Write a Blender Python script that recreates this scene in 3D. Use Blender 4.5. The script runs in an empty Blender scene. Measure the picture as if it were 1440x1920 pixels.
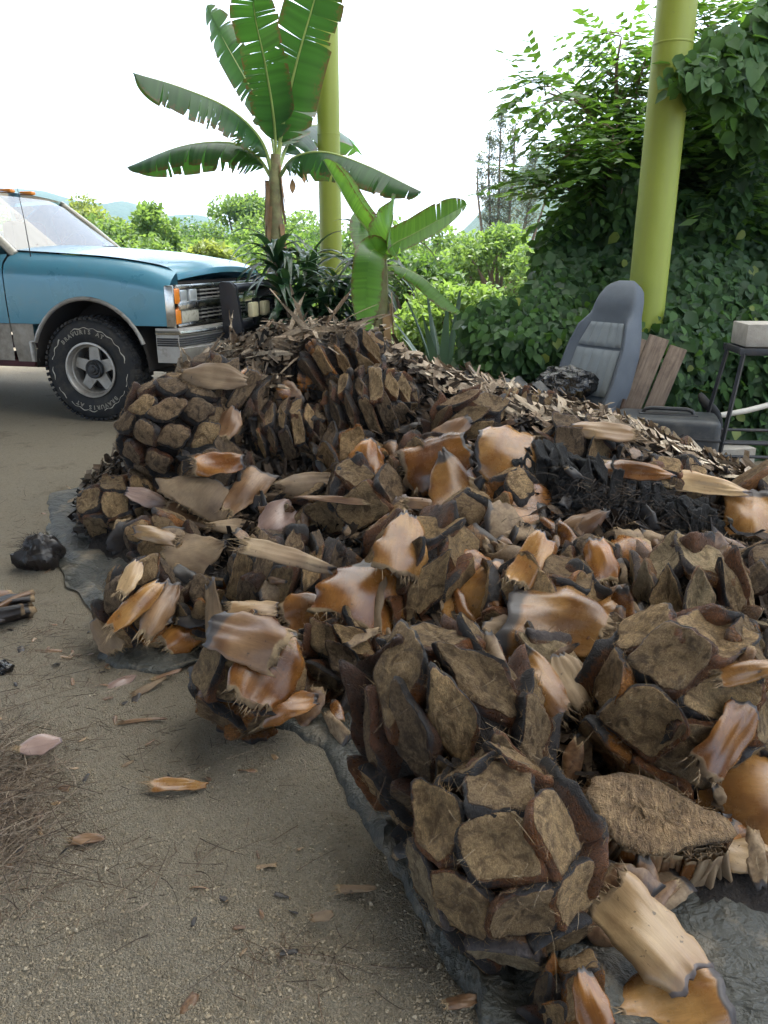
import bpy, bmesh, math, random
import numpy as np
from mathutils import Vector, Matrix, Euler

# ------------------------------------------------------------------ camera, sky, sun, exposure
S = bpy.context.scene
COL = S.collection
F = 1450.0                      # focal length in photo pixels (1440 x 1920)
PITCH = math.radians(18.2)
CAMZ = 1.2
cam_d = bpy.data.cameras.new('camera'); cam = bpy.data.objects.new('camera', cam_d); COL.objects.link(cam)
cam.location = (0, 0, CAMZ); cam.rotation_euler = (math.radians(90) - PITCH, 0, 0)
cam_d.sensor_fit = 'VERTICAL'; cam_d.sensor_height = 36.0; cam_d.lens = F / 1920 * 36.0
cam_d.clip_start = 0.02; cam_d.clip_end = 6000
S.camera = cam
SUN_EL, SUN_AZ = math.radians(66), math.radians(20)      # azimuth measured from +Y (ahead) towards +X
w = bpy.data.worlds.new('World'); S.world = w; w.use_nodes = True
wn = w.node_tree; wn.nodes.clear()
sky = wn.nodes.new('ShaderNodeTexSky'); sky.sky_type = 'NISHITA'; sky.sun_disc = False
sky.sun_elevation = SUN_EL; sky.sun_rotation = SUN_AZ
sky.air_density = 1.0; sky.dust_density = 1.5; sky.ozone_density = 1.0
hs = wn.nodes.new('ShaderNodeHueSaturation'); hs.inputs['Saturation'].default_value = 0.18   # cloud-white overcast
bg = wn.nodes.new('ShaderNodeBackground'); bg.inputs['Strength'].default_value = 0.10
wo = wn.nodes.new('ShaderNodeOutputWorld')
wn.links.new(sky.outputs[0], hs.inputs['Color']); wn.links.new(hs.outputs[0], bg.inputs['Color']); wn.links.new(bg.outputs[0], wo.inputs[0])
sun_d = bpy.data.lights.new('sun', 'SUN'); sun_d.energy = 2.3; sun_d.angle = math.radians(12); sun_d.color = (1, .95, .86)
sun = bpy.data.objects.new('sun', sun_d); COL.objects.link(sun); sun.location = (0, 0, 30)
sdir = Vector((math.sin(SUN_AZ) * math.cos(SUN_EL), math.cos(SUN_AZ) * math.cos(SUN_EL), math.sin(SUN_EL)))
sun.rotation_euler = sdir.to_track_quat('Z', 'Y').to_euler()
S.view_settings.view_transform = 'Standard'; S.view_settings.look = 'None'
S.view_settings.exposure = 2.65; S.view_settings.gamma = 1.0; S.view_settings.use_curve_mapping = False
S.render.engine = 'CYCLES'
S.cycles.max_bounces = 7; S.cycles.diffuse_bounces = 2; S.cycles.glossy_bounces = 3; S.cycles.transmission_bounces = 5
S.cycles.transparent_max_bounces = 8; S.cycles.volume_bounces = 0
S.cycles.use_denoising = True
S.cycles.sample_clamp_indirect = 6.0

random.seed(7); R = random.Random(11); NR = np.random.RandomState(5)

# ------------------------------------------------------------------ where a point of the place lies
CT, ST = math.cos(PITCH), math.sin(PITCH)
CAMV = Vector((0, 0, CAMZ)); IMR = Vector((1, 0, 0)); IMU = Vector((0, ST, CT)); IMF = Vector((0, CT, -ST))
def ray(px, py):
    return IMF + IMR * ((px - 720) / F) + IMU * ((960 - py) / F)
def at(px, py, Y):
    d = ray(px, py); return CAMV + d * (Y / d.y)
def proj(p):
    q = Vector(p) - CAMV; z = q.dot(IMF)
    return (720 + F * q.dot(IMR) / z, 960 - F * q.dot(IMU) / z)

# ------------------------------------------------------------------ noise on arrays
def _h(ix, iy, s):
    v = np.sin(ix * 127.1 + iy * 311.7 + s * 74.7) * 43758.5453
    return v - np.floor(v)
def vn(x, y, s=0):
    x = np.asarray(x, float); y = np.asarray(y, float)
    ix = np.floor(x); iy = np.floor(y); fx = x - ix; fy = y - iy
    fx = fx * fx * (3 - 2 * fx); fy = fy * fy * (3 - 2 * fy)
    return (_h(ix, iy, s) * (1 - fx) + _h(ix + 1, iy, s) * fx) * (1 - fy) + (_h(ix, iy + 1, s) * (1 - fx) + _h(ix + 1, iy + 1, s) * fx) * fy
def fbm(x, y, s=0, o=3):
    t = 0; a = .5; f = 1
    for k in range(o):
        t = t + a * (vn(np.asarray(x) * f, np.asarray(y) * f, s + k * 13) - .5); a *= .5; f *= 2.1
    return t
def G(x, y):                                            # ground height
    x = np.asarray(x, float); y = np.asarray(y, float)
    near = np.exp(-((x / 6) ** 2 + ((y - 2) / 7) ** 2))
    return near * (.05 * fbm(x * 2.2, y * 2.2, 3, 3) + .034 * fbm(x * 8, y * 8, 8, 2) + .012 * fbm(x * 24, y * 24, 9, 2))

# ------------------------------------------------------------------ building blocks
def tag(o, label=None, cat=None, group=None, kind=None):
    if label: o['label'] = label
    if cat: o['category'] = cat
    if group: o['group'] = group
    if kind: o['kind'] = kind
    return o
def link(name, me, parent=None, loc=None):
    o = bpy.data.objects.new(name, me); COL.objects.link(o)
    if parent is not None: o.parent = parent
    if loc is not None: o.location = loc
    return o
def empty(name, loc=(0, 0, 0), rot=(0, 0, 0), parent=None):
    o = bpy.data.objects.new(name, None); COL.objects.link(o); o.location = loc; o.rotation_euler = rot
    o.empty_display_size = .1
    if parent is not None: o.parent = parent
    return o
def mesh(name, v, f, m=None, smooth=True, attrs=None):
    me = bpy.data.meshes.new(name)
    if isinstance(f, np.ndarray): f = f.tolist()
    v = [tuple(p) for p in v] if not isinstance(v, np.ndarray) else v.tolist()
    me.from_pydata(v, [], f)
    if smooth: me.polygons.foreach_set('use_smooth', [True] * len(me.polygons))
    if attrs:
        for k, a in attrs.items():
            a = np.asarray(a, dtype=np.float32)
            if a.ndim == 1: a = np.stack([a, a, a], 1)
            if a.shape[1] == 3: a = np.concatenate([a, np.ones((len(a), 1), np.float32)], 1)
            at_ = me.attributes.new(k, 'FLOAT_COLOR', 'POINT'); at_.data.foreach_set('color', a.ravel())
    if m:
        for mm in (m if isinstance(m, (list, tuple)) else [m]): me.materials.append(mm)
    me.update(); return me
def quads_mesh(name, V, Fq, m, attrs=None, smooth=False):          # fast path for large arrays, all faces with k corners
    V = np.asarray(V, np.float32); Fq = np.asarray(Fq, np.int32); k = Fq.shape[1]
    me = bpy.data.meshes.new(name); me.vertices.add(len(V)); me.vertices.foreach_set('co', V.ravel())
    me.loops.add(Fq.size); me.loops.foreach_set('vertex_index', Fq.ravel())
    me.polygons.add(len(Fq)); me.polygons.foreach_set('loop_start', np.arange(0, Fq.size, k, dtype=np.int32))
    me.polygons.foreach_set('use_smooth', np.full(len(Fq), smooth))
    if attrs:
        for kk, a in attrs.items():
            a = np.asarray(a, np.float32)
            if a.ndim == 1: a = np.stack([a, a, a], 1)
            if a.shape[1] == 3: a = np.concatenate([a, np.ones((len(a), 1), np.float32)], 1)
            q = me.attributes.new(kk, 'FLOAT_COLOR', 'POINT'); q.data.foreach_set('color', np.ascontiguousarray(a).ravel())
    me.materials.append(m); me.update(calc_edges=True); me.validate(); return me
class MB:
    """collects shapes into one mesh"""
    def __init__(s): s.v = []; s.f = []; s.mi = []
    def add(s, v, f, mi=0):
        b = len(s.v); s.v += [tuple(p) for p in v]; s.f += [tuple(i + b for i in q) for q in f]; s.mi += [mi] * len(f); return s
    def box(s, c, d, bevel=0.0, rot=None, mi=0, seg=2):
        bm = bmesh.new(); bmesh.ops.create_cube(bm, size=1)
        bmesh.ops.scale(bm, vec=Vector(d), verts=bm.verts)
        if bevel: bmesh.ops.bevel(bm, geom=bm.edges[:], offset=bevel, segments=seg, affect='EDGES', profile=.5)
        M_ = Matrix.Translation(Vector(c)) @ (rot.to_matrix().to_4x4() if rot is not None else Matrix.Identity(4))
        bm.transform(M_); bm.verts.index_update()
        s.add([v.co for v in bm.verts], [[v.index for v in fc.verts] for fc in bm.faces], mi); bm.free(); return s
    def tube(s, pts, r, n=8, cap=True, mi=0):
        pts = [Vector(p) for p in pts]; rs = r if isinstance(r, (list, tuple)) else [r] * len(pts)
        V = []; Q = []; up = Vector((0, 0, 1))
        prev = None
        for i, p in enumerate(pts):
            t = (pts[min(i + 1, len(pts) - 1)] - pts[max(i - 1, 0)]).normalized()
            if prev is None:
                a = t.cross(up if abs(t.z) < .9 else Vector((1, 0, 0))).normalized()
            else: a = (prev - t * prev.dot(t)).normalized()
            prev = a; b = t.cross(a)
            for k in range(n):
                an = 2 * math.pi * k / n; V.append(p + (a * math.cos(an) + b * math.sin(an)) * rs[i])
        for i in range(len(pts) - 1):
            for k in range(n):
                Q.append((i * n + k, i * n + (k + 1) % n, (i + 1) * n + (k + 1) % n, (i + 1) * n + k))
        if cap: Q.append(tuple(range(n - 1, -1, -1))); Q.append(tuple((len(pts) - 1) * n + k for k in range(n)))
        return s.add(V, Q, mi)
    def lathe(s, prof, n=32, axis='Z', c=(0, 0, 0), closed=False, mi=0):      # prof: (radius, along axis)
        V = []; Q = []; m_ = len(prof); c = Vector(c)
        for k in range(n):
            a = 2 * math.pi * k / n
            for (r, h) in prof:
                x, y = r * math.cos(a), r * math.sin(a)
                V.append(c + (Vector((x, y, h)) if axis == 'Z' else Vector((x, h, y))))
        for k in range(n):
            k2 = (k + 1) % n
            for i in range(m_ if closed else m_ - 1):
                j = (i + 1) % m_; Q.append((k * m_ + i, k2 * m_ + i, k2 * m_ + j, k * m_ + j))
        return s.add(V, Q, mi)
    def grid(s, P, mi=0, flip=False):
        nu, nv = len(P), len(P[0]); V = [p for row in P for p in row]; Q = []
        for i in range(nu - 1):
            for j in range(nv - 1):
                q = (i * nv + j, (i + 1) * nv + j, (i + 1) * nv + j + 1, i * nv + j + 1); Q.append(q[::-1] if flip else q)
        return s.add(V, Q, mi)
    def prism(s, poly, d, mi=0):                              # poly: list of points, d: offset vector
        n = len(poly); d = Vector(d); V = [Vector(p) for p in poly] + [Vector(p) + d for p in poly]
        Q = [tuple(range(n)), tuple(range(2 * n - 1, n - 1, -1))] + [(i, i + n, (i + 1) % n + n, (i + 1) % n) for i in range(n)]
        return s.add(V, Q, mi)
    def me(s, name, m, smooth=True):
        me = mesh(name, s.v, s.f, m, smooth)
        if isinstance(m, (list, tuple)): me.polygons.foreach_set('material_index', s.mi)
        bm = bmesh.new(); bm.from_mesh(me); bmesh.ops.recalc_face_normals(bm, faces=bm.faces[:]); bm.to_mesh(me); bm.free()
        if smooth: me.set_sharp_from_angle(angle=math.radians(38))
        return me
    def build(s, name, m, parent=None, loc=None, smooth=True):
        return link(name, s.me(name, m, smooth), parent, loc)

# ------------------------------------------------------------------ materials
class NT:
    def __init__(s, name):
        s.m = bpy.data.materials.new(name); s.m.use_nodes = True; s.t = s.m.node_tree; s.t.nodes.clear()
        s.o = s.n('ShaderNodeOutputMaterial')
    def n(s, ty, **kw):
        nd = s.t.nodes.new(ty)
        for k, v in kw.items(): setattr(nd, k, v)
        return nd
    def l(s, a, b): s.t.links.new(a, b)
    def put(s, sock, v):
        if hasattr(v, 'is_linked') or hasattr(v, 'links'): s.l(v, sock)
        elif isinstance(v, (tuple, list)) and len(v) == 3 and sock.type == 'RGBA': sock.default_value = (*v, 1)
        else: sock.default_value = v
    def coord(s, kind='Object', rnd=True, sc=(1, 1, 1)):
        tc = s.n('ShaderNodeTexCoord'); out = tc.outputs[kind]
        if rnd:
            oi = s.n('ShaderNodeObjectInfo'); mu = s.n('ShaderNodeMath', operation='MULTIPLY'); s.l(oi.outputs['Random'], mu.inputs[0]); mu.inputs[1].default_value = 37
            va = s.n('ShaderNodeVectorMath', operation='ADD'); s.l(out, va.inputs[0]); s.l(mu.outputs[0], va.inputs[1]); out = va.outputs[0]
        if sc != (1, 1, 1):
            mp = s.n('ShaderNodeMapping'); s.l(out, mp.inputs[0]); mp.inputs['Scale'].default_value = sc; out = mp.outputs[0]
        return out
    def stretch(s, vec, sc):
        mp = s.n('ShaderNodeMapping'); s.l(vec, mp.inputs[0]); mp.inputs['Scale'].default_value = sc; return mp.outputs[0]
    def noise(s, vec, scale, detail=4, rough=.55, dist=0):
        nd = s.n('ShaderNodeTexNoise'); s.l(vec, nd.inputs['Vector']); nd.inputs['Scale'].default_value = scale
        nd.inputs['Detail'].default_value = detail; nd.inputs['Roughness'].default_value = rough; nd.inputs['Distortion'].default_value = dist
        return nd.outputs[0]
    def vor(s, vec, scale, feature='F1'):
        nd = s.n('ShaderNodeTexVoronoi', feature=feature); s.l(vec, nd.inputs['Vector']); nd.inputs['Scale'].default_value = scale
        return nd.outputs[0], nd.outputs[1] if feature == 'F1' else None
    def ramp(s, fac, stops):
        nd = s.n('ShaderNodeValToRGB'); s.put(nd.inputs[0], fac); e = nd.color_ramp.elements
        while len(e) < len(stops): e.new(.5)
        for el, (p, c) in zip(e, stops): el.position = p; el.color = (*c, 1) if len(c) == 3 else c
        return nd.outputs[0]
    def mix(s, f, a, b, mode='MIX'):
        nd = s.n('ShaderNodeMix', data_type='RGBA', blend_type=mode); s.put(nd.inputs[0], f); s.put(nd.inputs[6], a); s.put(nd.inputs[7], b); return nd.outputs[2]
    def math(s, op, a, b=0.0, c=None):
        nd = s.n('ShaderNodeMath', operation=op); s.put(nd.inputs[0], a); s.put(nd.inputs[1], b)
        if c is not None: s.put(nd.inputs[2], c)
        return nd.outputs[0]
    def mr(s, v, a, b, c=0., d=1.):
        nd = s.n('ShaderNodeMapRange'); s.put(nd.inputs[0], v)
        for i, x in enumerate((a, b, c, d)): s.put(nd.inputs[1 + i], x)
        return nd.outputs[0]
    def attr(s, name): return s.n('ShaderNodeAttribute', attribute_name=name).outputs['Color']
    def sep(s, c):
        nd = s.n('ShaderNodeSeparateColor'); s.l(c, nd.inputs[0]); return nd.outputs
    def rnd(s): return s.n('ShaderNodeObjectInfo').outputs['Random']
    def bump(s, h, strength=.5, dist=.01, nrm=None):
        nd = s.n('ShaderNodeBump'); s.l(h, nd.inputs['Height']); nd.inputs['Strength'].default_value = strength; nd.inputs['Distance'].default_value = dist
        if nrm is not None: s.l(nrm, nd.inputs['Normal'])
        return nd.outputs[0]
    def bsdf(s, col, rough=.6, metal=0., spec=.5, nrm=None, coat=0., coat_r=.1, trans=None, alpha=None):
        b = s.n('ShaderNodeBsdfPrincipled'); s.put(b.inputs['Base Color'], col); s.put(b.inputs['Roughness'], rough); s.put(b.inputs['Metallic'], metal)
        s.put(b.inputs['Specular IOR Level'], spec); s.put(b.inputs['Coat Weight'], coat); s.put(b.inputs['Coat Roughness'], coat_r)
        if alpha is not None: s.put(b.inputs['Alpha'], alpha)
        if nrm is not None: s.l(nrm, b.inputs['Normal'])
        out = b.outputs[0]
        if trans is not None:                                    # thin leaves: some of the light passes through
            tl = s.n('ShaderNodeBsdfTranslucent'); s.put(tl.inputs[0], trans[1])
            mx = s.n('ShaderNodeMixShader'); mx.inputs[0].default_value = trans[0]; s.l(out, mx.inputs[1]); s.l(tl.outputs[0], mx.inputs[2]); out = mx.outputs[0]
        s.l(out, s.o.inputs[0]); return s.m
M = {}
def plain(name, col, rough=.5, metal=0., var=.15, scale=8., bump=0., spec=.5, coat=0., dirt=None):
    t = NT(name); c = t.coord(rnd=True); n1 = t.noise(c, scale, 6, .6)
    lo = tuple(x * (1 - var) for x in col); hi = tuple(min(1, x * (1 + var)) for x in col)
    cc = t.ramp(n1, [(.3, lo), (.7, hi)])
    if dirt: cc = t.mix(t.mr(t.noise(c, dirt[1], 6, .65), dirt[2], dirt[2] + .2, 0, dirt[3]), cc, dirt[0])
    nr = t.bump(t.noise(c, scale * 12, 4), bump, .004) if bump else None
    ro = t.mr(n1, .3, .7, max(.02, rough - .08), min(1, rough + .08))
    M[name] = t.bsdf(cc, ro, metal, spec, nr, coat); return M[name]

# ground: sandy gravelly earth
t = NT('sandy_earth'); c = t.coord(rnd=False)
big = t.noise(c, 1.3, 5, .6); fine = t.noise(c, 60, 4, .7); grit, gc = t.vor(c, 210); grit2, _ = t.vor(c, 520)
col = t.mix(big, (.255, .218, .158), (.375, .328, .25)); col = t.mix(t.mr(fine, .35, .7), col, (.38, .325, .24))
gs = t.sep(gc); col = t.mix(t.math('MULTIPLY', t.mr(gs[0], .55, 1.), .6), col, t.mix(gs[1], (.15, .12, .085), (.46, .40, .30)))
dk = t.noise(t.stretch(c, (1, 1, 1)), 3.2, 6, .7); col = t.mix(t.mr(dk, .58, .72, 0, .55), col, (.11, .08, .055))
hgt = t.math('ADD', t.math('MULTIPLY', grit, -1.0), t.math('MULTIPLY', fine, 1.2)); hgt = t.math('ADD', hgt, t.math('MULTIPLY', grit2, -.5))
M['earth'] = t.bsdf(col, .95, nrm=t.bump(hgt, 1., .012), spec=.2)
t = NT('gravel_stone'); c = t.coord(rnd=False); a = t.attr('tone')
M['pebble'] = t.bsdf(t.mix(.5, a, t.mix(t.noise(c, 90, 3), (.20, .16, .10), (.38, .32, .225)), 'MIX'), .95, spec=.15)
t = NT('strand'); a = t.attr('tone'); M['strand'] = t.bsdf(a, .8, spec=.3)
t = NT('dry_flake'); c = t.coord(rnd=True); a = t.attr('tone')
st = t.noise(t.stretch(c, (30, 30, 30)), 6, 4, .7)
M['flake'] = t.bsdf(t.mix(1., a, t.ramp(st, [(.3, (.6, .56, .52)), (.7, (1.15, 1.12, 1.08))]), 'MULTIPLY'), .75, spec=.3, nrm=t.bump(st, .4, .003))
t = NT('dry_scrap'); c = t.coord(rnd=True); r_ = t.rnd()
st = t.noise(t.stretch(c, (40, 4, 40)), 3, 4, .7)
cc = t.ramp(r_, [(0, (.22, .155, .10)), (.5, (.40, .31, .21)), (1, (.54, .45, .335))])
M['scrap'] = t.bsdf(t.mix(t.mr(st, .35, .7, .0, .7), cc, (.10, .065, .045)), .75, spec=.35, nrm=t.bump(st, .6, .004))
# mound and heart cores: fine litter, darkened to stand for shade in the gaps
t = NT('shade_dark_litter'); c = t.coord(rnd=False); n1 = t.noise(c, 9, 6, .7); n2 = t.noise(t.stretch(c, (1, 1, .3)), 55, 5, .7)
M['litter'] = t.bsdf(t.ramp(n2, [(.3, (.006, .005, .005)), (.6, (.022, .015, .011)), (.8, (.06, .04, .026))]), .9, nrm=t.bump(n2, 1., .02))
# tarp
t = NT('tarpaulin'); c = t.coord(rnd=False); n1 = t.noise(c, 3, 6, .65); n2 = t.noise(c, 26, 5, .6, .6); wv = t.vor(c, 420)[0]
col = t.mix(n1, (.040, .041, .035), (.078, .078, .067)); col = t.mix(t.mr(t.noise(c, 7, 6, .7), .52, .72, 0, .85), col, (.23, .19, .135))
cr = t.math('ABSOLUTE', t.math('SUBTRACT', t.noise(c, 6, 4, .6, .8), .5)); cr2 = t.math('ABSOLUTE', t.math('SUBTRACT', t.noise(c, 21, 3, .6, .5), .5)); h = t.math('ADD', t.math('MULTIPLY', cr, -3.), t.math('ADD', t.math('MULTIPLY', cr2, -1.), t.math('MULTIPLY', wv, .05)))
M['tarp'] = t.bsdf(col, .5, nrm=t.bump(h, .9, .02), spec=.4)

def agave(name, cap, cap2, side, side2, rim, gloss=.3, char=.0):
    t = NT(name); c = t.coord(rnd=True); r_ = t.rnd(); z = t.sep(t.attr('zone'))
    n1 = t.noise(c, 2.2, 5, .6); n2 = t.noise(c, 14, 6, .72); fib = t.noise(t.stretch(c, (26, 4, 9)), 3.0, 5, .7); sp = t.noise(t.stretch(c, (70, 26, 40)), 1.2, 4, .75, .8)
    # cut face: fuzzy fibre
    cc = t.mix(t.mr(t.math('ADD', t.math('MULTIPLY', n2, .55), t.math('MULTIPLY', sp, .45)), .38, .60), cap2, cap); cc = t.mix(t.mr(sp, .56, .70, 0, .8), cc, tuple(min(1, x * 1.6) for x in cap)); cc = t.mix(t.mr(sp, .44, .34, 0, .6), cc, tuple(x * .4 for x in cap2))
    cc = t.mix(t.mr(n1, .56, .72, 0, .5), cc, tuple(x * .5 for x in cap2))
    stn = t.noise(c, 3.4, 4, .6, 1.2); cc = t.mix(t.mr(stn, .47, .63, 0, .85), cc, t.mix(sp, tuple(x * .30 for x in cap2), tuple(x * .75 for x in cap2)))
    cc = t.mix(t.mr(t.noise(c, 5.5, 5, .65, .8), .60, .70, 0, .6), cc, tuple(min(1, x * 1.35) for x in cap))
    # skin: glossy caramel, streaked along the leaf
    sc = t.mix(t.mr(fib, .34, .66), side2, side); sc = t.mix(t.mr(n1, .5, .72, 0, .8), sc, tuple(x * .35 for x in side2))
    rc = t.mix(t.mr(n2, .35, .65), tuple(x * .55 for x in rim), tuple(x * 1.5 for x in rim))
    zr = t.mr(t.math('ADD', z[0], t.math('MULTIPLY', t.math('SUBTRACT', n2, .5), 1.3)), .38, .62)
    zc = t.mr(t.math('ADD', z[1], t.math('MULTIPLY', t.math('SUBTRACT', n2, .5), .5)), .35, .6)
    col = t.mix(zr, sc, rc); col = t.mix(zc, col, cc)
    col = t.mix(1., col, t.ramp(r_, [(0, (.68, .65, .62)), (.5, (1., .98, .95)), (1, (1.3, 1.24, 1.15))]), 'MULTIPLY')
    if char: col = t.mix(t.mr(t.math('ADD', n1, t.math('MULTIPLY', r_, .2)), .62 - char * .45, .72 - char * .4), col, (.008, .008, .009))
    ro = t.mix(zr, (gloss,) * 3, (.5,) * 3); ro = t.mix(zc, ro, (.95,) * 3)
    ro = t.math('ADD', t.sep(ro)[0], t.math('MULTIPLY', t.math('SUBTRACT', n2, .5), .3))
    h = t.math('ADD', t.math('MULTIPLY', t.math('MULTIPLY', zc, 1.), t.math('ADD', sp, t.math('MULTIPLY', n2, 1.5))), t.math('MULTIPLY', fib, .28))
    M[name] = t.bsdf(col, ro, spec=.55, nrm=t.bump(h, .9, .07)); return M[name]
RIM = (.032, .027, .027)  # charred leaf skin, darkened further to deepen shade between leaf bases
agave('heart_tan', (.62, .435, .225), (.30, .18, .082), (.28, .105, .03), (.075, .03, .014), RIM)
agave('heart_caramel', (.56, .385, .19), (.30, .165, .065), (.44, .19, .045), (.15, .052, .016), RIM, .2)
agave('heart_dark', (.40, .275, .155), (.15, .092, .05), (.13, .048, .018), (.035, .016, .01), (.03, .026, .026))
agave('heart_char', (.05, .037, .028), (.014, .012, .011), (.04, .018, .012), (.01, .009, .009), (.014, .014, .016), .3, .75)
agave('heart_pale', (.70, .55, .335), (.40, .275, .15), (.45, .25, .12), (.17, .09, .05), (.10, .08, .075), .25)

def shell(name, a, b, d, gloss, rim=(.035, .03, .03), streak=.75):
    t = NT(name); c = t.coord(rnd=True); r_ = t.rnd(); z = t.sep(t.attr('zone'))
    n1 = t.noise(c, 5, 5, .6, .4); st = t.noise(t.stretch(c, (75, 3, 75)), 2.6, 6, .75, .3); n2 = t.noise(c, 26, 5, .7)
    col = t.mix(t.mr(t.noise(c, 9, 3, .5, .6), .36, .62), b, a); col = t.mix(t.mr(st, .4, .62, .0, .4), col, tuple(x * .62 for x in b)); col = t.mix(t.mr(n1, .5, .68, 0, streak), col, d)
    rr = t.mr(t.math('ADD', z[0], t.math('MULTIPLY', t.math('SUBTRACT', n1, .5), .9)), .42, .6)
    ff = t.mr(t.math('ADD', z[1], t.math('MULTIPLY', t.math('SUBTRACT', n2, .5), .6)), .4, .6)
    col = t.mix(rr, col, t.mix(n2, rim, tuple(x * 2.2 for x in rim)))
    col = t.mix(ff, col, t.mix(t.mr(n2, .35, .65), (.16, .105, .06), (.40, .30, .18)))
    col = t.mix(t.mr(t.noise(c, 70, 2, .6), .68, .74, 0, .7), col, (.03, .02, .015))
    col = t.mix(1., col, t.ramp(r_, [(0, (.6, .55, .5)), (1, (1.1, 1.06, 1.0))]), 'MULTIPLY')
    ro = t.sep(t.mix(ff, t.mix(rr, (gloss,) * 3, (.5,) * 3), (.95,) * 3))[0]
    ro = t.math('ADD', ro, t.math('MULTIPLY', t.math('SUBTRACT', n2, .45), .35))
    h = t.math('ADD', t.math('MULTIPLY', st, .5), t.math('MULTIPLY', t.math('MULTIPLY', ff, n2), 2.))
    M[name] = t.bsdf(col, ro, spec=.6, nrm=t.bump(h, .16, .008), coat=.08 if gloss < .3 else 0., coat_r=.2)
shell('leaf_caramel', (.45, .25, .085), (.26, .115, .032), (.09, .036, .015), .26)
shell('leaf_amber', (.36, .165, .042), (.18, .066, .018), (.06, .022, .011), .24)
shell('leaf_buff', (.50, .36, .20), (.36, .225, .115), (.17, .10, .06), .33, (.09, .075, .075), .6)
shell('leaf_brown', (.30, .185, .10), (.17, .085, .04), (.065, .035, .022), .4)
shell('leaf_dry', (.36, .27, .17), (.23, .155, .09), (.10, .065, .045), .7)
shell('leaf_mauve', (.50, .38, .34), (.36, .245, .215), (.20, .125, .11), .32, (.12, .10, .11), .45)
shell('leaf_char', (.035, .025, .022), (.016, .013, .012), (.008, .008, .009), .45, (.012, .012, .013))
# ------------------------------------------------------------------ the ground sheet
def spread(lo, hi, step, far):
    a = list(np.arange(lo, hi + 1e-6, step)); s = step; x = hi
    up = []
    while x < far: s *= 1.35; x += s; up.append(min(x, far))
    s = step; x = lo; dn = []
    while x > -far: s *= 1.35; x -= s; dn.append(max(x, -far))
    return np.array(dn[::-1] + a + up)
gx = spread(-2.4, 2.0, .02, 1100); gy = spread(.3, 5.2, .02, 1100)
GX, GY = np.meshgrid(gx, gy); V = np.stack([GX, GY, G(GX, GY)], 2).reshape(-1, 3)
nx, ny = len(gx), len(gy); i = np.arange(ny - 1)[:, None] * nx + np.arange(nx - 1)[None]; i = i.ravel()
ground = link('ground', quads_mesh('ground', V, np.stack([i, i + 1, i + nx + 1, i + nx], 1), M['earth'], smooth=True)); tag(ground, 'sandy grey brown gravel yard', kind='structure')

# ------------------------------------------------------------------ the mound under the hearts (smooth surface through control points)
CP = [(-1.62, 3.75, 0), (-1.32, 3.05, 0), (-.92, 2.28, 0), (-.60, 2.16, 0), (-.36, 1.92, 0), (-.06, 1.62, 0), (.08, 1.36, .0), (.26, 1.12, 0), (.6, 1.02, 0), (1.0, .95, 0), (1.6, .9, 0),
      (-1.35, 3.95, .18), (-1.1, 3.45, .30), (-1.02, 3.7, .50), (-.95, 3.9, .64), (-.76, 4.05, .73), (-.55, 4.15, .80), (-.28, 4.15, .80), (.05, 3.98, .72), (.46, 3.78, .60), (1.0, 3.55, .46), (1.23, 3.38, .38), (1.6, 3.18, .26), (2.1, 3.0, .18),
      (-.87, 3.25, .20), (-.29, 3.45, .40), (-.04, 2.8, .25), (-.41, 2.42, .10), (.34, 2.7, .37), (.83, 2.5, .35), (.28, 2.2, .19), (.84, 2.0, .21), (.65, 1.65, .11), (.29, 1.65, .05), (-.03, 2.0, .05), (1.4, 2.2, .25), (1.2, 1.6, .14), (1.6, 1.6, .15),
      (-1.5, 4.4, 0), (-1.1, 4.75, .1), (-.5, 5.0, .05), (.1, 4.9, .05), (.6, 4.55, .1), (1.1, 4.2, .1), (1.6, 3.85, .08), (2.3, 3.5, 0), (-.3, 5.4, 0), (.6, 5.1, 0), (1.4, 4.5, 0), (-1.0, 5.2, 0), (2.6, 2.4, 0), (2.4, 1.4, 0), (1.8, .5, 0), (-2, 3.2, 0), (-.6, 1.3, 0)]
CPx = np.array([(p[0], p[1]) for p in CP]); CPz = np.array([p[2] for p in CP])
def _tps(r): return np.where(r > 1e-9, r * r * np.log(np.maximum(r, 1e-9)), 0)
_n = len(CP); _A = np.zeros((_n + 3, _n + 3)); _d = np.linalg.norm(CPx[:, None] - CPx[None], axis=2)
_A[:_n, :_n] = _tps(_d) + np.eye(_n) * .01; _A[:_n, _n] = 1; _A[:_n, _n + 1:] = CPx; _A[_n, :_n] = 1; _A[_n + 1:, :_n] = CPx.T
_w = np.linalg.solve(_A, np.concatenate([CPz, [0, 0, 0]]))
def H(x, y):
    x = np.asarray(x, float); y = np.asarray(y, float); sh = x.shape; x = x.ravel(); y = y.ravel()
    r = np.hypot(x[:, None] - CPx[None, :, 0], y[:, None] - CPx[None, :, 1])
    return (_tps(r) @ _w[:_n] + _w[_n] + _w[_n + 1] * x + _w[_n + 2] * y).reshape(sh)
# lookup table so that marching rays is cheap
HX0, HX1, HY0, HY1, HS = -2.4, 3.0, .3, 5.8, .02
_hx = np.arange(HX0, HX1, HS); _hy = np.arange(HY0, HY1, HS); _X, _Y = np.meshgrid(_hx, _hy)
HT = np.concatenate([H(_X[k:k + 40], _Y[k:k + 40]) for k in range(0, len(_hy), 40)])
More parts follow.
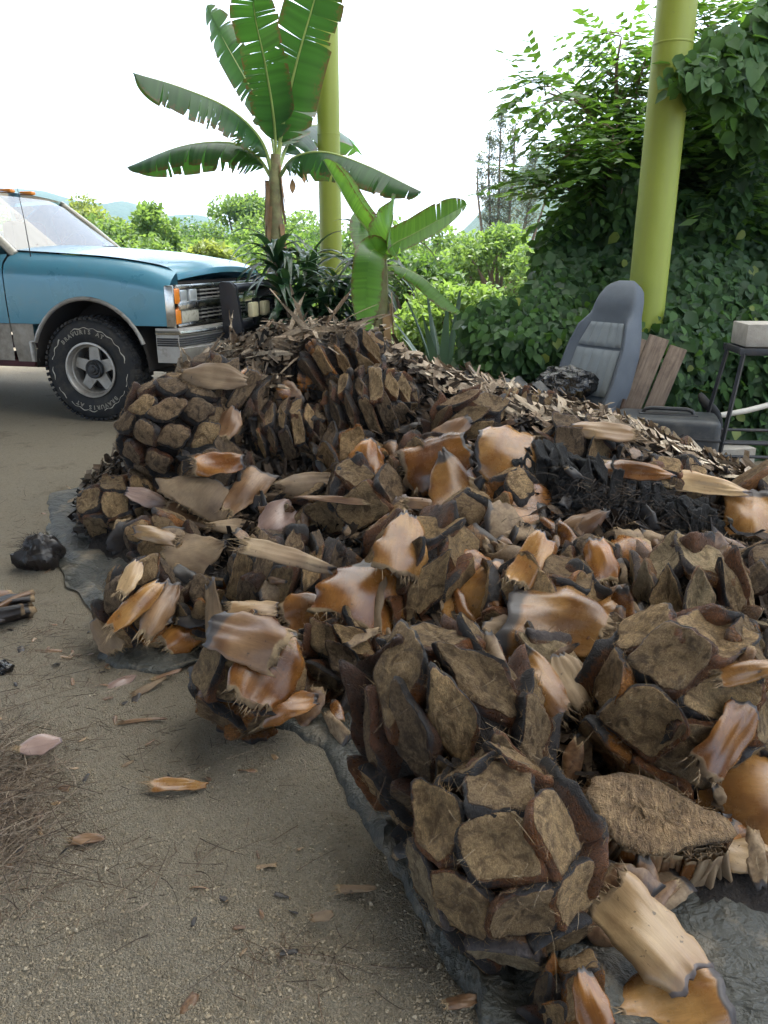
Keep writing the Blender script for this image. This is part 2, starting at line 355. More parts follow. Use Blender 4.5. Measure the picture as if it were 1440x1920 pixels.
# keep to the outline of the pile
OUT = [(-1.45, 4.1), (-1.55, 3.7), (-1.28, 3.1), (-.95, 2.35), (-.6, 2.2), (-.38, 1.98), (-.06, 1.66), (.08, 1.4), (.26, 1.16), (.6, 1.06), (1.0, 1.0), (1.6, .95), (2.2, 1.2), (2.5, 2.0), (2.4, 3.0), (2.1, 3.6), (1.4, 4.3), (.7, 4.8), (0, 5.15), (-.6, 5.2), (-1.1, 4.8)]
def inside(x, y, poly):
    x = np.asarray(x); y = np.asarray(y); r = np.zeros(x.shape, bool); n = len(poly)
    for a in range(n):
        x1, y1 = poly[a]; x2, y2 = poly[(a + 1) % n]
        r ^= ((y1 > y) != (y2 > y)) & (x < (x2 - x1) * (y - y1) / (y2 - y1 + 1e-12) + x1)
    return r
HT = np.where(inside(_X, _Y, OUT), np.maximum(HT, -.03), -.06) 
HT = HT + np.where(HT > .05, .05 * fbm(_X * 6, _Y * 6, 21, 3), 0)
def hh(x, y):
    i = int((x - HX0) / HS); j = int((y - HY0) / HS)
    if 0 <= i < HT.shape[1] and 0 <= j < HT.shape[0]: return float(HT[j, i])
    return -.06
ii = (np.arange(len(_hy) - 1)[:, None] * len(_hx) + np.arange(len(_hx) - 1)[None]).ravel()
keep = (HT[:-1, :-1].ravel() > -.02)
V = np.stack([_X, _Y, HT + G(_X, _Y)], 2).reshape(-1, 3); Fq = np.stack([ii, ii + 1, ii + len(_hx) + 1, ii + len(_hx)], 1)[keep]
used = np.unique(Fq); remap = -np.ones(len(V), int); remap[used] = np.arange(len(used))
mound = link('agave_litter_mound', quads_mesh('agave_litter_mound', V[used], remap[Fq], M['litter'], smooth=True))
tag(mound, 'crumbled agave litter filling the gaps between the hearts, darkened for their shade', 'litter', kind='stuff')

ELL = []                                                  # ellipsoids of the hearts placed so far
def hit(px, py, lift=0., ell=True, zmin=0.):
    d = ray(px, py); t = .7
    if ell:
        best = None
        for (c, ax, a, b) in ELL:
            o = CAMV - c; oa = o.dot(ax); da = d.dot(ax); ob = o - ax * oa; db = d - ax * da
            A = (da / a) ** 2 + db.length_squared / b ** 2; B = oa * da / a ** 2 + ob.dot(db) / b ** 2; C = (oa / a) ** 2 + ob.length_squared / b ** 2 - 1
            D = B * B - A * C
            if D > 0:
                q = (-B - math.sqrt(D)) / A
                if q > 0 and (best is None or q < best[0]): best = (q, c)
    while t < 9:
        p = CAMV + d * t
        if p.z <= max(hh(p.x, p.y) + lift, zmin, float(0)): break
        t += .012
    if ell and best and best[0] < t: return CAMV + d * best[0], True
    return CAMV + d * t, False
def hnorm(x, y):
    e = .06; return Vector((hh(x - e, y) - hh(x + e, y), hh(x, y - e) - hh(x, y + e), 2 * e)).normalized()

# ------------------------------------------------------------------ tarp under the pile
TB = [(-1.35, 4.35), (-1.74, 3.95), (-1.66, 3.6), (-1.42, 3.12), (-1.22, 2.75), (-.98, 2.42), (-.88, 2.14), (-.70, 2.07), (-.50, 2.14), (-.34, 1.86), (-.17, 1.70), (-.10, 1.52), (-.03, 1.38), (.035, 1.24), (.075, 1.12), (.14, .99), (.18, .88), (.3, .74), (.7, .66), (1.2, .62), (1.9, .7), (2.5, 1.2), (2.7, 2.2), (2.6, 3.2), (2.0, 3.9), (1.2, 4.6), (.5, 5.1), (-.3, 5.45), (-1.0, 5.1)]
def closed_curve(P, n):
    out = []; m_ = len(P)
    for k in range(n):
        u = k / n * m_; i = int(u); f = u - i; p = [Vector((*P[(i + q) % m_], 0)) for q in (-1, 0, 1, 2)]
        out.append(.5 * ((2 * p[1]) + (p[2] - p[0]) * f + (2 * p[0] - 5 * p[1] + 4 * p[2] - p[3]) * f * f + (3 * p[1] - p[0] - 3 * p[2] + p[3]) * f ** 3))
    return out
tb = closed_curve(TB, 420); tc = Vector((.45, 2.6, 0)); V = []; ns = 46
for k, p in enumerate(tb):
    jag = 1 + .006 * math.sin(k * .37) * math.sin(k * .23) + .003 * math.sin(k * .9)
    for s_ in range(ns):
        s = 1 - (s_ / (ns - 1)) ** 1.5 * .75; q = tc + (p - tc) * s * jag
        V.append((q.x, q.y, s))
V = np.array(V); s = V[:, 2].copy(); x, y = V[:, 0], V[:, 1]
wr = (.5 - np.abs(fbm(x * 4 + 3 * fbm(x * 3, y * 3, 77), y * 4, 31, 2))) ** 4 * .55 + (.5 - np.abs(fbm(x * 13 + 2 * fbm(x * 5, y * 5, 7), y * 13, 41, 2))) ** 4 * .22
roll = np.exp(-np.abs((s - .965) / .028) ** 3) * (.007 + .016 * np.maximum(0, fbm(x * 2, y * 2, 51, 2) + .1)) * np.clip((2.0 - y) / .6, .15, 1)
V[:, 2] = G(x, y) + .006 + wr * np.clip((1 - s) * 22, .18, 1) * .55 + roll - np.clip((s - .985) * 60, 0, 1) * .03 * (fbm(x * 3 + 9, y * 3, 91, 2) > -.02)
q = (np.arange(420)[:, None] * ns + np.arange(ns - 1)[None]); q2 = (((np.arange(420) + 1) % 420)[:, None] * ns + np.arange(ns - 1)[None])
tarp = link('tarpaulin', quads_mesh('tarpaulin', V, np.stack([q.ravel(), q.ravel() + 1, q2.ravel() + 1, q2.ravel()], 1), M['tarp'], smooth=True))
tag(tarp, 'grey green plastic tarpaulin spread under the agave pile', 'tarp')

# ------------------------------------------------------------------ roof on the columns (above the frame; keeps the yard in shade; rear slope shaped to block sky light)
plain('roof_sheet', (.20, .20, .19), .7, .0, .1); t = NT('added_roof_light_panel'); M['added_roof_light'] = t.bsdf((.6, .6, .57), .6, trans=(.85, (.85, .85, .82)))          # milky strip added along the open edge for directional top light
PA, PB = Vector((1.64, 5.0, 0)), Vector((-.545, 8.4, 0))
ed = (PB - PA).normalized(); nrm = Vector((ed.y, -ed.x, 0)); nrm = nrm if nrm.dot(Vector((0, -1, 0))) > 0 else -nrm
rows = []; rows2 = []
for k in range(81):
    u = -9 + k * 17 / 80; z = 5.6 + (.03 if k % 2 else 0)
    rows.append([PA + ed * u + nrm * 2.2 + Vector((0, 0, z + .15)), PA + ed * u + nrm * 9.5 + Vector((0, 0, z - 3.1))]); rows2.append([PA + ed * u - nrm * 1.8 + Vector((0, 0, z - .1)), PA + ed * u + nrm * 2.2 + Vector((0, 0, z + .15))])
roof = MB().grid(rows).build('shed_roof', M['roof_sheet'], smooth=False); tag(roof, 'unseen corrugated shed roof over the columns, sloped to block light from behind', kind='structure')
MB().grid(rows2).build('added_light_panel', M['added_roof_light'], roof, smooth=False)  # unseen translucent strip, put in to light the pile from above
t = NT('lime_paint'); c = t.coord(rnd=False); n1 = t.noise(c, 3, 6, .65); dr = t.noise(t.stretch(c, (9, 9, .35)), 2.5, 5, .7); sc_ = t.noise(c, 38, 4, .8)
col = t.mix(n1, (.185, .235, .028), (.25, .30, .04)); col = t.mix(t.mr(dr, .5, .72, 0, .55), col, (.20, .23, .045)); col = t.mix(t.mr(sc_, .66, .74, 0, .8), col, (.13, .13, .07))
M['lime_paint'] = t.bsdf(col, .5, nrm=t.bump(sc_, .12, .004))
def column(base, label, rx=0):
    root = empty('lime_green_column', base); tag(root, label, 'column', 'lime green round columns')
    MB().lathe([(.11, .02), (.113, 1.2), (.11, 2.4), (.111, 3.6), (.11, 5.5)], 40).build('shaft', M['lime_paint'], root)
    MB().box((0, 0, .01), (.34, .34, .02), .004).build('base_plate', M['lime_paint'], root)
    sm = MB()
    for z in (2.35, 4.4): sm.lathe([(.1115, z - .006), (.1135, z), (.1115, z + .006)], 40)
    sm.build('weld_seam', M['lime_paint'], root)
column(PA, 'thick lime green column rising behind the car seat'); column(PB, 'lime green column behind the banana plants')
# ------------------------------------------------------------------ leaf bases of the hearts (shared meshes, unit spacing)
def leaf_base_mesh(seed, hx, hy, e, shear, curl, dome, depth, slant, fibres=170, n=44):
    r = random.Random(seed); ph = [r.uniform(0, 6.28) for _ in range(6)]
    base_ang = 0 if e < .9 else math.pi / 4
    edges = []
    for q in range(4):
        th = base_ang + q * math.pi / 2 + r.uniform(-.16, .16)
        edges.append((th, r.uniform(.92, 1.06) * (1. if e < .9 else .74)))
    if r.random() < .45: edges.append((r.uniform(0, 6.28), r.uniform(.95, 1.1)))
    pw = r.uniform(4.5, 7.5) * (1. if e < .9 else .62 if e < 1.1 else 1.5)
    def outline(a):
        k = sum(max(0, math.cos(a - th) / d_) ** pw for th, d_ in edges) ** (-1 / pw)
        k *= 1 + .03 * math.sin(5 * a + ph[0]) + .025 * math.sin(9 * a + ph[1])
        x = hx * math.cos(a) * k; y = hy * math.sin(a) * k
        return x + shear * y, y
    rimf = lambda a: min(1, max(0, .72 + .8 * math.sin(a + ph[2])))
    kin = [.965 - .07 * max(0, math.sin(1.0 * a + ph[3])) ** 2 - .03 * r.random() for a in [2 * math.pi * i / n for i in range(n)]]
    rings = [(.55, -depth, 0, 0, 0), (.78, -depth * .62, 0, 0, 0), (.94, -depth * .36, 0, 0, 0), (1.01, -depth * .24, .6, 0, 0), (1.03, -.11, 1, 0, 0), (1.01, -.06, 1, 0, 0), (.975, -.026, 1, 0, 0),
             (None, -.004, .6, .35, 1), (.85, .006, 0, 1, 1), (.74, .004, 0, 1, 1), (.62, -.002, 0, 1, 1), (.50, -.008, 0, 1, 1), (.38, -.014, 0, 1, 1), (.25, -.018, 0, 1, 1), (.12, -.02, 0, 1, 1)]
    jg = [r.random() for _ in range(n)]; V = []; Z = []
    for (k, z, zr, zc, cap) in rings:
        for i in range(n):
            a = 2 * math.pi * i / n; x, y = outline(a); kk = kin[i] if k is None else k
            if -.13 < z < 0.01 and kk > .84: kk *= 1 + .035 * (jg[i] - .5) + .02 * (r.random() - .5)
            X, Y = x * kk, y * kk
            zz = z + dome * (1 - kk * kk) * (1 if z > -.15 else .3); u = X / hx
            zz += curl * (u * abs(u) + .35 * u * u) * (kk ** 2) * .5 + .05 * math.sin(3 * X + ph[4]) * math.sin(3.7 * Y + ph[5])
            if z > -.15: zz += .018 * math.sin(9 * X + ph[1] + 2 * Y) * math.sin(8 * Y + ph[2]) + .010 * math.sin(19 * X + ph[3]) * math.sin(21 * Y + ph[0]) + (.012 * (r.random() - .5) if cap else .02 * math.sin(13 * a + ph[5]) * math.sin(5 * a))
            Y -= slant * max(0, -z) / max(depth, .01) * .6
            V.append((X, Y, zz)); Z.append((zr * rimf(a) if z > -.2 else zr, zc, 0))
    Fc = []
    m_ = len(rings)
    for q in range(m_ - 1):
        for i in range(n):
            Fc.append((q * n + i, q * n + (i + 1) % n, (q + 1) * n + (i + 1) % n, (q + 1) * n + i))
    Fc.append(tuple((m_ - 1) * n + i for i in range(n)))
    for _ in range(fibres):                                          # frayed strands on the cut face and its edge
        a = r.uniform(0, 6.28); edge = r.random() < .5; k = r.uniform(.9, 1.) if edge else r.uniform(.05, .95) ** .5; x, y = outline(a); p = Vector((x * k, y * k, dome * (1 - k * k) + curl * (x * k / hx * abs(x * k / hx) + .35 * (x * k / hx) ** 2) * .5 * k - (.02 if edge else 0)))
        d = Vector((r.uniform(-1, 1), r.uniform(-1, 1), r.uniform(.02, .4) if not edge else r.uniform(-.6, .6))).normalized(); L = r.uniform(.05, .17); wd = r.uniform(.003, .008)
        sd = d.cross(Vector((r.uniform(-1, 1), r.uniform(-1, 1), .3))).normalized() * wd; be = Vector((r.uniform(-1, 1), r.uniform(-1, 1), r.uniform(-.7, .1))) * L * .8
        b = len(V)
        for q in range(3):
            pp = p + d * L * q / 2 + be * (q / 2) ** 2; s_ = sd * (1 - .42 * q)
            V += [tuple(pp - s_), tuple(pp + s_)]; Z += [(0, 1, 1)] * 2
        Fc += [(b, b + 1, b + 3, b + 2), (b + 2, b + 3, b + 5, b + 4)]
    me = mesh('leaf_base', V, Fc, M['heart_tan'], True, {'zone': Z}); return me
rr = random.Random(3)
VAR = {
 'square': [leaf_base_mesh(100 + k, rr.uniform(.49, .54), rr.uniform(.48, .53), .6, rr.uniform(-.2, .2), rr.uniform(-.08, .25), rr.uniform(-.13, .03), .75, .6) for k in range(14)],
 'lens': [leaf_base_mesh(200 + k, rr.uniform(.50, .56), rr.uniform(.74, .86), 1.2, rr.uniform(.05, .3), rr.uniform(.15, .5), rr.uniform(-.08, .08), .8, .7) for k in range(14)],
 'ball': [leaf_base_mesh(300 + k, rr.uniform(.50, .57), rr.uniform(.68, .78), 1.0, rr.uniform(-.2, .25), rr.uniform(-.1, .25), rr.uniform(.10, .24), .75, .6, 110) for k in range(10)],
 'thin': [leaf_base_mesh(400 + k, rr.uniform(.52, .62), rr.uniform(.42, .52), 1.2 if k % 2 else .6, rr.uniform(-.25, .25), rr.uniform(-.1, .3), rr.uniform(-.06, .05), 1.2, 1.0, 130) for k in range(10)],
}
ASPECT = {'square': (1.05, 0.), 'lens': (.72, .0), 'ball': (1., 0.), 'thin': (2.2, 0.)}     # cell width over row height
def leaf_shell_mesh(seed, L, W, arc, bend, twist, thick, prof, fray=.1, tip=.2, nu=18, nv=14, curlend=0.):
    """a loose leaf base: thick curved slab, long axis Y, hollow side facing -Z"""
    r = random.Random(seed); ph = [r.uniform(0, 6.28) for _ in range(5)]; V = []; Z = []; rnd_ = [r.random() for _ in range(nu)]
    def wid(u):
        a = prof; i = min(int(u * (len(a) - 1)), len(a) - 2); f = u * (len(a) - 1) - i; f = f * f * (3 - 2 * f); return W * (a[i] * (1 - f) + a[i + 1] * f)
    for side in (0, 1):
        for i in range(nu):
            u = i / (nu - 1); w2 = wid(u) / 2; th = bend * (u - .5) + curlend * max(0, u - .7) ** 2 * 8
            for j in range(nv):
                v = -1 + 2 * j / (nv - 1); A = arc * (1 - .25 * u) / 2
                jag = fray * L * (r.random() - .5) * (1.3 if i == 0 else .45 if i == nu - 1 else .0) + (.06 * L * math.sin(4 * v + ph[0]) + .03 * L * math.sin(9 * v + ph[1])) * (u - .5) * (1 if abs(u - .5) > .3 else 0)
                rad = w2 / max(math.sin(A), .2)
                x = rad * math.sin(A * v); z = rad * (math.cos(A * v) - 1)
                tk = thick * max(.0, 1 - abs(v) ** 2.5) * (.55 + .45 * (1 - u)) + .0025
                z -= tk if side else 0
                x *= 1 + .05 * math.sin(7 * u + ph[1]) + (.05 * math.sin(17 * u + ph[3] + v) + .05 * (rnd_[i] - .5)) * abs(v) ** 3; z += (.03 * math.sin(11 * v + ph[4] + 2 * u) + .02 * math.sin(23 * v + ph[0])) * W * .5 * (.3 + u); z += .012 * W / .1 * math.sin(5 * u + ph[2]) * math.sin(2.2 * v + ph[3])
                y = L * (u - .5) + jag; tw = twist * (u - .5); x, z = x * math.cos(tw) - z * math.sin(tw), x * math.sin(tw) + z * math.cos(tw)
                if abs(bend) > 1e-3 or curlend:
                    R_ = L / (bend if abs(bend) > .05 else .05); y2 = (R_ + z) * math.sin(y / R_); z = (R_ + z) * math.cos(y / R_) - R_; y = y2
                    z += curlend * max(0, u - .65) ** 2 * L * 3
                V.append((x, y, z)); Z.append((max(0, (u - (1 - tip)) / max(tip, .01)) if tip else 0, max(0, (.1 - u) / .1) + (.35 if side and u < .5 else 0), u))
    n1 = nu * nv; Fc = []
    for i in range(nu - 1):
        for j in range(nv - 1):
            a = i * nv + j; Fc.append((a, a + 1, a + nv + 1, a + nv)); Fc.append((n1 + a, n1 + a + nv, n1 + a + nv + 1, n1 + a + 1))
    def wall(a, b): Fc.append((a, b, n1 + b, n1 + a))
    for j in range(nv - 1): wall(j + 1, j); wall((nu - 1) * nv + j, (nu - 1) * nv + j + 1)
    for i in range(nu - 1): wall(i * nv, (i + 1) * nv); wall((i + 1) * nv + nv - 1, i * nv + nv - 1)
    for _ in range(30):
        v = r.uniform(-1, 1); x, y, z = V[int((v + 1) / 2 * (nv - 1))]; d = Vector((r.uniform(-.5, .5), -1, r.uniform(-.5, .5))).normalized(); l = L * r.uniform(.04, .22); sd = Vector((1, 0, r.uniform(-1, 1))).normalized() * .0012
        b = len(V); p = Vector((x, y, z)); V += [tuple(p - sd), tuple(p + sd), tuple(p + d * l + Vector((0, 0, r.uniform(-.3, .1) * l)))]; Z += [(0, 1, 0)] * 3; Fc.append((b, b + 1, b + 2))
    me = mesh('leaf_piece', V, Fc, M['leaf_caramel'], True, {'zone': Z}); return me

HN = [0]
HANDLE = ['the heart with big square leaf bases', 'the wide heart above the tarp roll', 'the dark rimmed square heart', 'the heart under the golden fan', 'the diamond scaled heart', 'the blocky dark heart', 'the bead scaled heart', 'the small ridged heart', 'the tall ridged heart', 'the far left blocky heart', 'the small caramel heart', 'the plump segmented heart', 'the left charred heart', 'the long burnt heart', 'the coal black heart', 'the pale frayed heart', 'the right edge caramel heart', 'the right edge brown heart', 'the layered right edge heart', 'the shadowed right edge heart', 'the fuzzy tan heart', 'the dark large scaled heart', 'the heart below the curled leaf', 'the nut brown heart', 'the dark red brown heart', 'the orange sided heart', 'the heart under the amber leaf', 'the heart sunk in scraps', 'the heart along the hollow rim', 'the long flat heart', 'the small tan heart', 'the narrow heart', 'the small dark heart behind the front left one', 'the heart above the golden fan', 'the half burnt heart', 'the long heart in front of the seat', 'the long heart in front of the case', 'the long heart at the right edge', 'the front left heart', 'the broken bottom heart', 'the dark ridged heart near the truck', 'the heart under the crest']
HC = []
def setmat(o, m):
    o.material_slots[0].link = 'OBJECT'; o.material_slots[0].material = M[m]
def orient(X, Y, Z): return Matrix((X, Y, Z)).transposed()
def fibre_core(name, a, b, m, seed, squash=1.):
    r = random.Random(seed); mb = MB(); P = []
    for i in range(13):
        th = math.pi * i / 12; row = []
        for j in range(21):
            ph = 2 * math.pi * (j % 20) / 20; k = 1 + .06 * math.sin(3 * ph + seed) * math.sin(4 * th + seed)
            row.append((b * math.sin(th) * math.cos(ph) * k, b * math.sin(th) * math.sin(ph) * k, a * math.cos(th) * k))
        P.append(row)
    return mb.grid(P).me(name, m)
LEAF = {}
def heart(px, py, bpx, ang, tilt, el, style, shape, N, label, raise_=22, push=0.):
    """one agave heart: core and leaf bases in a spiral; bpx = half width seen in the photo, ang = axis direction"""
    HN[0] += 1; seed = HN[0]; r = random.Random(seed * 17)
    p0, _ = hit(px, py, 0, False, 0); d = ray(px, py)
    b = bpx * (p0 - CAMV).dot(IMF) / F
    c, _ = hit(px, py, 0, False, b * .72); c = c + d.normalized() * (push - .15) * b
    b = bpx * (c - CAMV).dot(IMF) / F * .97; a = b * el
    A = math.radians(ang); ax = (IMR * math.cos(A) + IMU * math.sin(A) - IMF * tilt).normalized()
    ELL.append((c, ax, a * 1.03, b * 1.03)); HC.append((c, HANDLE[seed - 1]))
    root = empty('agave_heart', c - Vector((0, 0, b))); tag(root, label, 'agave heart', 'roasted agave hearts heaped on the tarp')
    t1 = ax.cross(Vector((.3, .5, .8))).normalized(); t2 = ax.cross(t1)
    core = link('core', fibre_core('core', a * .84, b * .84, M['litter'], seed), root, c - root.location); core.rotation_mode = 'QUATERNION'
    core.rotation_quaternion = orient(t1, t2, ax).to_quaternion()
    area = 4 * math.pi * ((2 * (a * b) ** 1.6 + (b * b) ** 1.6) / 3) ** (1 / 1.6); asp = ASPECT[shape][0]
    cell = math.sqrt(area / N * asp); rowh = cell / asp; nrow = max(3, round(math.pi * (a + b) / 2 / rowh)); off = r.uniform(0, 6.28); pts = []
    for k in range(nrow):
        th = math.pi * (k + .5) / nrow; rad = math.sin(th); m_ = max(1, round(2 * math.pi * b * rad / cell)) if k not in (0, nrow - 1) else 3
        off += math.pi / max(m_, 1) + r.uniform(-.08, .08)
        for j in range(m_): pts.append((math.cos(th), off + 2 * math.pi * j / m_ + r.gauss(0, .05), 2 * math.pi * b * max(rad, .25) / m_))
    arow = math.pi * (a + b) / 2 / nrow; flipx = r.choice((1, -1))
    for (u, ph, cw) in pts:
        rad = math.sqrt(max(0, 1 - u * u)); p = ax * (a * u) + (t1 * math.cos(ph) + t2 * math.sin(ph)) * (b * rad)
        n = (ax * (u / a) + (t1 * math.cos(ph) + t2 * math.sin(ph)) * (rad / b)).normalized()
        P = c + p; vdir = (CAMV - P).normalized()
        if n.dot(vdir) < -.30 or P.z < -.02 or P.z < hh(P.x, P.y) - .08: continue
        Y = (ax - n * ax.dot(n)); Y = Y.normalized() if Y.length > .05 else t1
        X = Y.cross(n); o = link('leaf_base', r.choice(VAR[shape]), root)
        rot = orient(X, Y, n) @ Matrix.Rotation(math.radians(raise_ * .6 + r.gauss(0, 5)), 3, 'X') @ Matrix.Rotation(math.radians(r.gauss(0, 5)), 3, 'Y') @ Matrix.Rotation(math.radians(r.gauss(0, 5)), 3, 'Z')
        o.rotation_mode = 'QUATERNION'; o.rotation_quaternion = rot.to_quaternion()
        o.scale = (cw * r.uniform(.96, 1.12) * flipx, arow * r.uniform(.97, 1.16), (cw + arow) / 2 * r.uniform(.9, 1.2)); o.location = P + n * r.uniform(-.05, .05) * arow - root.location
        st = style if not isinstance(style, tuple) else (style[0] if r.random() < .68 else style[1]); setmat(o, st)
    return root, c, ax, a, b

heart(948, 1605, 172, 96, .15, 1.12, ('heart_tan', 'heart_pale'), 'square', 30, 'agave heart with big square tan leaf bases resting lowest on the tarp', 10, -.1)
heart(850, 1390, 180, 118, .25, 1.25, ('heart_tan', 'heart_dark'), 'lens', 44, 'wide grey brown agave heart with slanting pointed leaf bases above the rolled tarp edge', 18)
heart(1262, 1330, 160, 62, .25, 1.22, ('heart_tan', 'heart_caramel'), 'square', 28, 'large agave heart with dark rimmed square faces above the sliced heart', 15, -.15)
heart(1010, 1150, 112, 40, .5, 1.05, ('heart_caramel', 'heart_tan'), 'square', 16, 'agave heart under the big fan of golden caramel leaf', 30)
heart(775, 1100, 118, 62, .3, 1.15, ('heart_tan', 'heart_pale'), 'lens', 28, 'agave heart of upright diamond leaf bases left of the large smooth caramel bulb', 22)
heart(555, 1105, 112, 158, .2, 1.15, ('heart_dark', 'heart_tan'), 'thin', 44, 'blocky dark brown agave heart behind the front left heart', 24)
heart(340, 815, 112, 15, .35, 1.0, ('heart_dark', 'heart_tan'), 'ball', 56, 'dark round agave heart with bead like leaf bases nearest the truck wheel', 14)
heart(545, 815, 58, 12, .1, 1.35, ('heart_dark', 'heart_tan'), 'thin', 44, 'small ridged agave heart left of the tall ridged one', 22)
heart(690, 768, 80, 20, .25, 1.25, ('heart_tan', 'heart_dark'), 'thin', 50, 'tall ridged tan agave heart high in the middle of the pile', 24)
heart(232, 950, 62, 195, .1, 1.35, ('heart_tan', 'heart_dark'), 'square', 24, 'small blocky agave heart at the far left tip of the pile', 14)
heart(318, 1030, 62, 150, .3, 1.2, ('heart_caramel', 'heart_dark'), 'ball', 20, 'small caramel agave heart just above the exposed grey tarp', 28)
heart(262, 1140, 72, 70, .2, 1.25, ('heart_caramel', 'heart_dark'), 'ball', 18, 'small glossy brown agave heart with plump segments at the left edge of the tarp', 30)
heart(1010, 900, 72, 170, .2, 1.2, 'heart_char', 'thin', 60, 'charred agave heart at the left end of the burnt black hollow')
heart(1150, 945, 84, 162, .2, 1.6, 'heart_char', 'thin', 96, 'long burnt black agave heart in the middle of the charred hollow', 10)
heart(1290, 990, 54, 170, .4, 1.2, 'heart_char', 'thin', 50, 'small round coal black agave heart at the right end of the hollow', 6)
heart(1292, 1130, 108, 100, .25, 1.05, ('heart_pale', 'heart_tan'), 'lens', 34, 'pale frayed agave heart below the coal black one', 24)
heart(1425, 965, 74, 80, .3, 1.1, ('heart_caramel', 'heart_pale'), 'square', 14, 'caramel agave heart cut by the right picture edge below the dry scraps', 20)
heart(1432, 1100, 72, 90, .2, 1.1, ('heart_dark', 'heart_tan'), 'ball', 22, 'brown agave heart at the right edge beside the pale frayed heart', 20)
heart(1436, 1235, 70, 160, .2, 1.2, ('heart_pale', 'heart_caramel'), 'thin', 28, 'flat layered tan agave heart at the right edge of the picture', 20)
heart(1440, 1450, 90, 120, .2, 1.1, ('heart_dark', 'heart_tan'), 'square', 20, 'shadowed agave heart at the right edge behind the curved glossy leaf', 20)
heart(580, 965, 68, 20, .3, 1.15, ('heart_pale', 'heart_tan'), 'lens', 26, 'fuzzy pale tan agave heart beside the mauve leaf', 20)
heart(690, 962, 82, 118, .25, 1.15, ('heart_dark', 'heart_tan'), 'square', 16, 'dark agave heart with large smooth scales left of the standing buff leaf', 28)
heart(880, 985, 56, 100, .5, 1.0, ('heart_tan', 'heart_caramel'), 'ball', 14, 'small round agave heart below the standing curled leaf')
heart(960, 950, 58, 80, .3, 1.05, ('heart_caramel', 'heart_tan'), 'ball', 12, 'smooth nut brown agave heart right of the standing curled leaf', 8)
heart(415, 905, 70, 140, .3, 1.2, ('heart_dark', 'heart_char'), 'square', 20, 'dark red brown agave heart right of the bead scaled heart', 26)
heart(655, 870, 62, 10, .3, 1.15, ('heart_caramel', 'heart_dark'), 'square', 18, 'agave heart under the ridged hearts with an orange glossy side', 24)
heart(800, 885, 66, 60, .3, 1.1, ('heart_dark', 'heart_tan'), 'square', 18, 'dark agave heart in the middle of the pile under the tipped amber leaf', 24)
heart(870, 800, 62, 30, .3, 1.2, ('heart_tan', 'heart_dark'), 'lens', 24, 'agave heart half sunk in dry scraps right of the tall ridged heart', 24)
heart(1095, 855, 66, 165, .2, 1.5, ('heart_dark', 'heart_caramel'), 'square', 24, 'brown agave heart lying along the upper rim of the charred hollow', 18)
heart(1270, 925, 62, 160, .2, 1.6, ('heart_tan', 'heart_dark'), 'square', 24, 'long flat agave heart between the charred hollow and the dry scraps', 18)
heart(655, 1235, 74, 140, .3, 1.2, ('heart_tan', 'heart_dark'), 'lens', 24, 'small tan agave heart right of the front left heart', 26)
heart(1035, 1300, 82, 112, .3, 1.25, ('heart_caramel', 'heart_pale'), 'lens', 18, 'narrow agave heart with long leaf bases left of the dark rimmed square heart', 24)
heart(400, 1150, 62, 110, .3, 1.1, ('heart_caramel', 'heart_dark'), 'ball', 18, 'small dark agave heart tucked behind the front left heart', 26)
heart(1105, 1065, 58, 90, .3, 1.0, ('heart_dark', 'heart_tan'), 'ball', 18, 'small fuzzy agave heart above the golden fan leaf', 20)
heart(1165, 1235, 60, 80, .3, 1.1, ('heart_dark', 'heart_char'), 'square', 14, 'half burnt agave heart between the fan leaf and the square faced heart', 14)
heart(1010, 768, 34, -16, .1, 2.6, ('heart_pale', 'heart_tan'), 'thin', 60, 'long matted agave heart lying under the scraps in front of the car seat', 22)
heart(1200, 826, 38, -18, .1, 2.6, ('heart_pale', 'heart_tan'), 'thin', 60, 'long matted agave heart on the slope in front of the black case', 22)
heart(1375, 895, 36, -22, .1, 2.4, ('heart_pale', 'heart_tan'), 'thin', 56, 'long matted agave heart on the slope at the right picture edge', 22)
heart(462, 1270, 98, 78, .3, 1.15, ('heart_caramel', 'heart_tan'), 'square', 15, 'agave heart with glossy orange folds standing on the sand at the front left', 20, -.1)
heart(1065, 1880, 66, 60, .4, 1.15, ('heart_caramel', 'heart_dark'), 'lens', 16, 'broken reddish brown agave heart lying on the tarp at the bottom edge', 30)
heart(430, 745, 70, 150, .2, 1.4, 'heart_dark', 'thin', 36, 'dark ridged agave heart under the dry tuft nearest the truck bumper', 22)
heart(640, 690, 60, 30, .2, 1.5, ('heart_dark', 'heart_caramel'), 'thin', 34, 'agave heart just under the dry crest of the pile', 24)

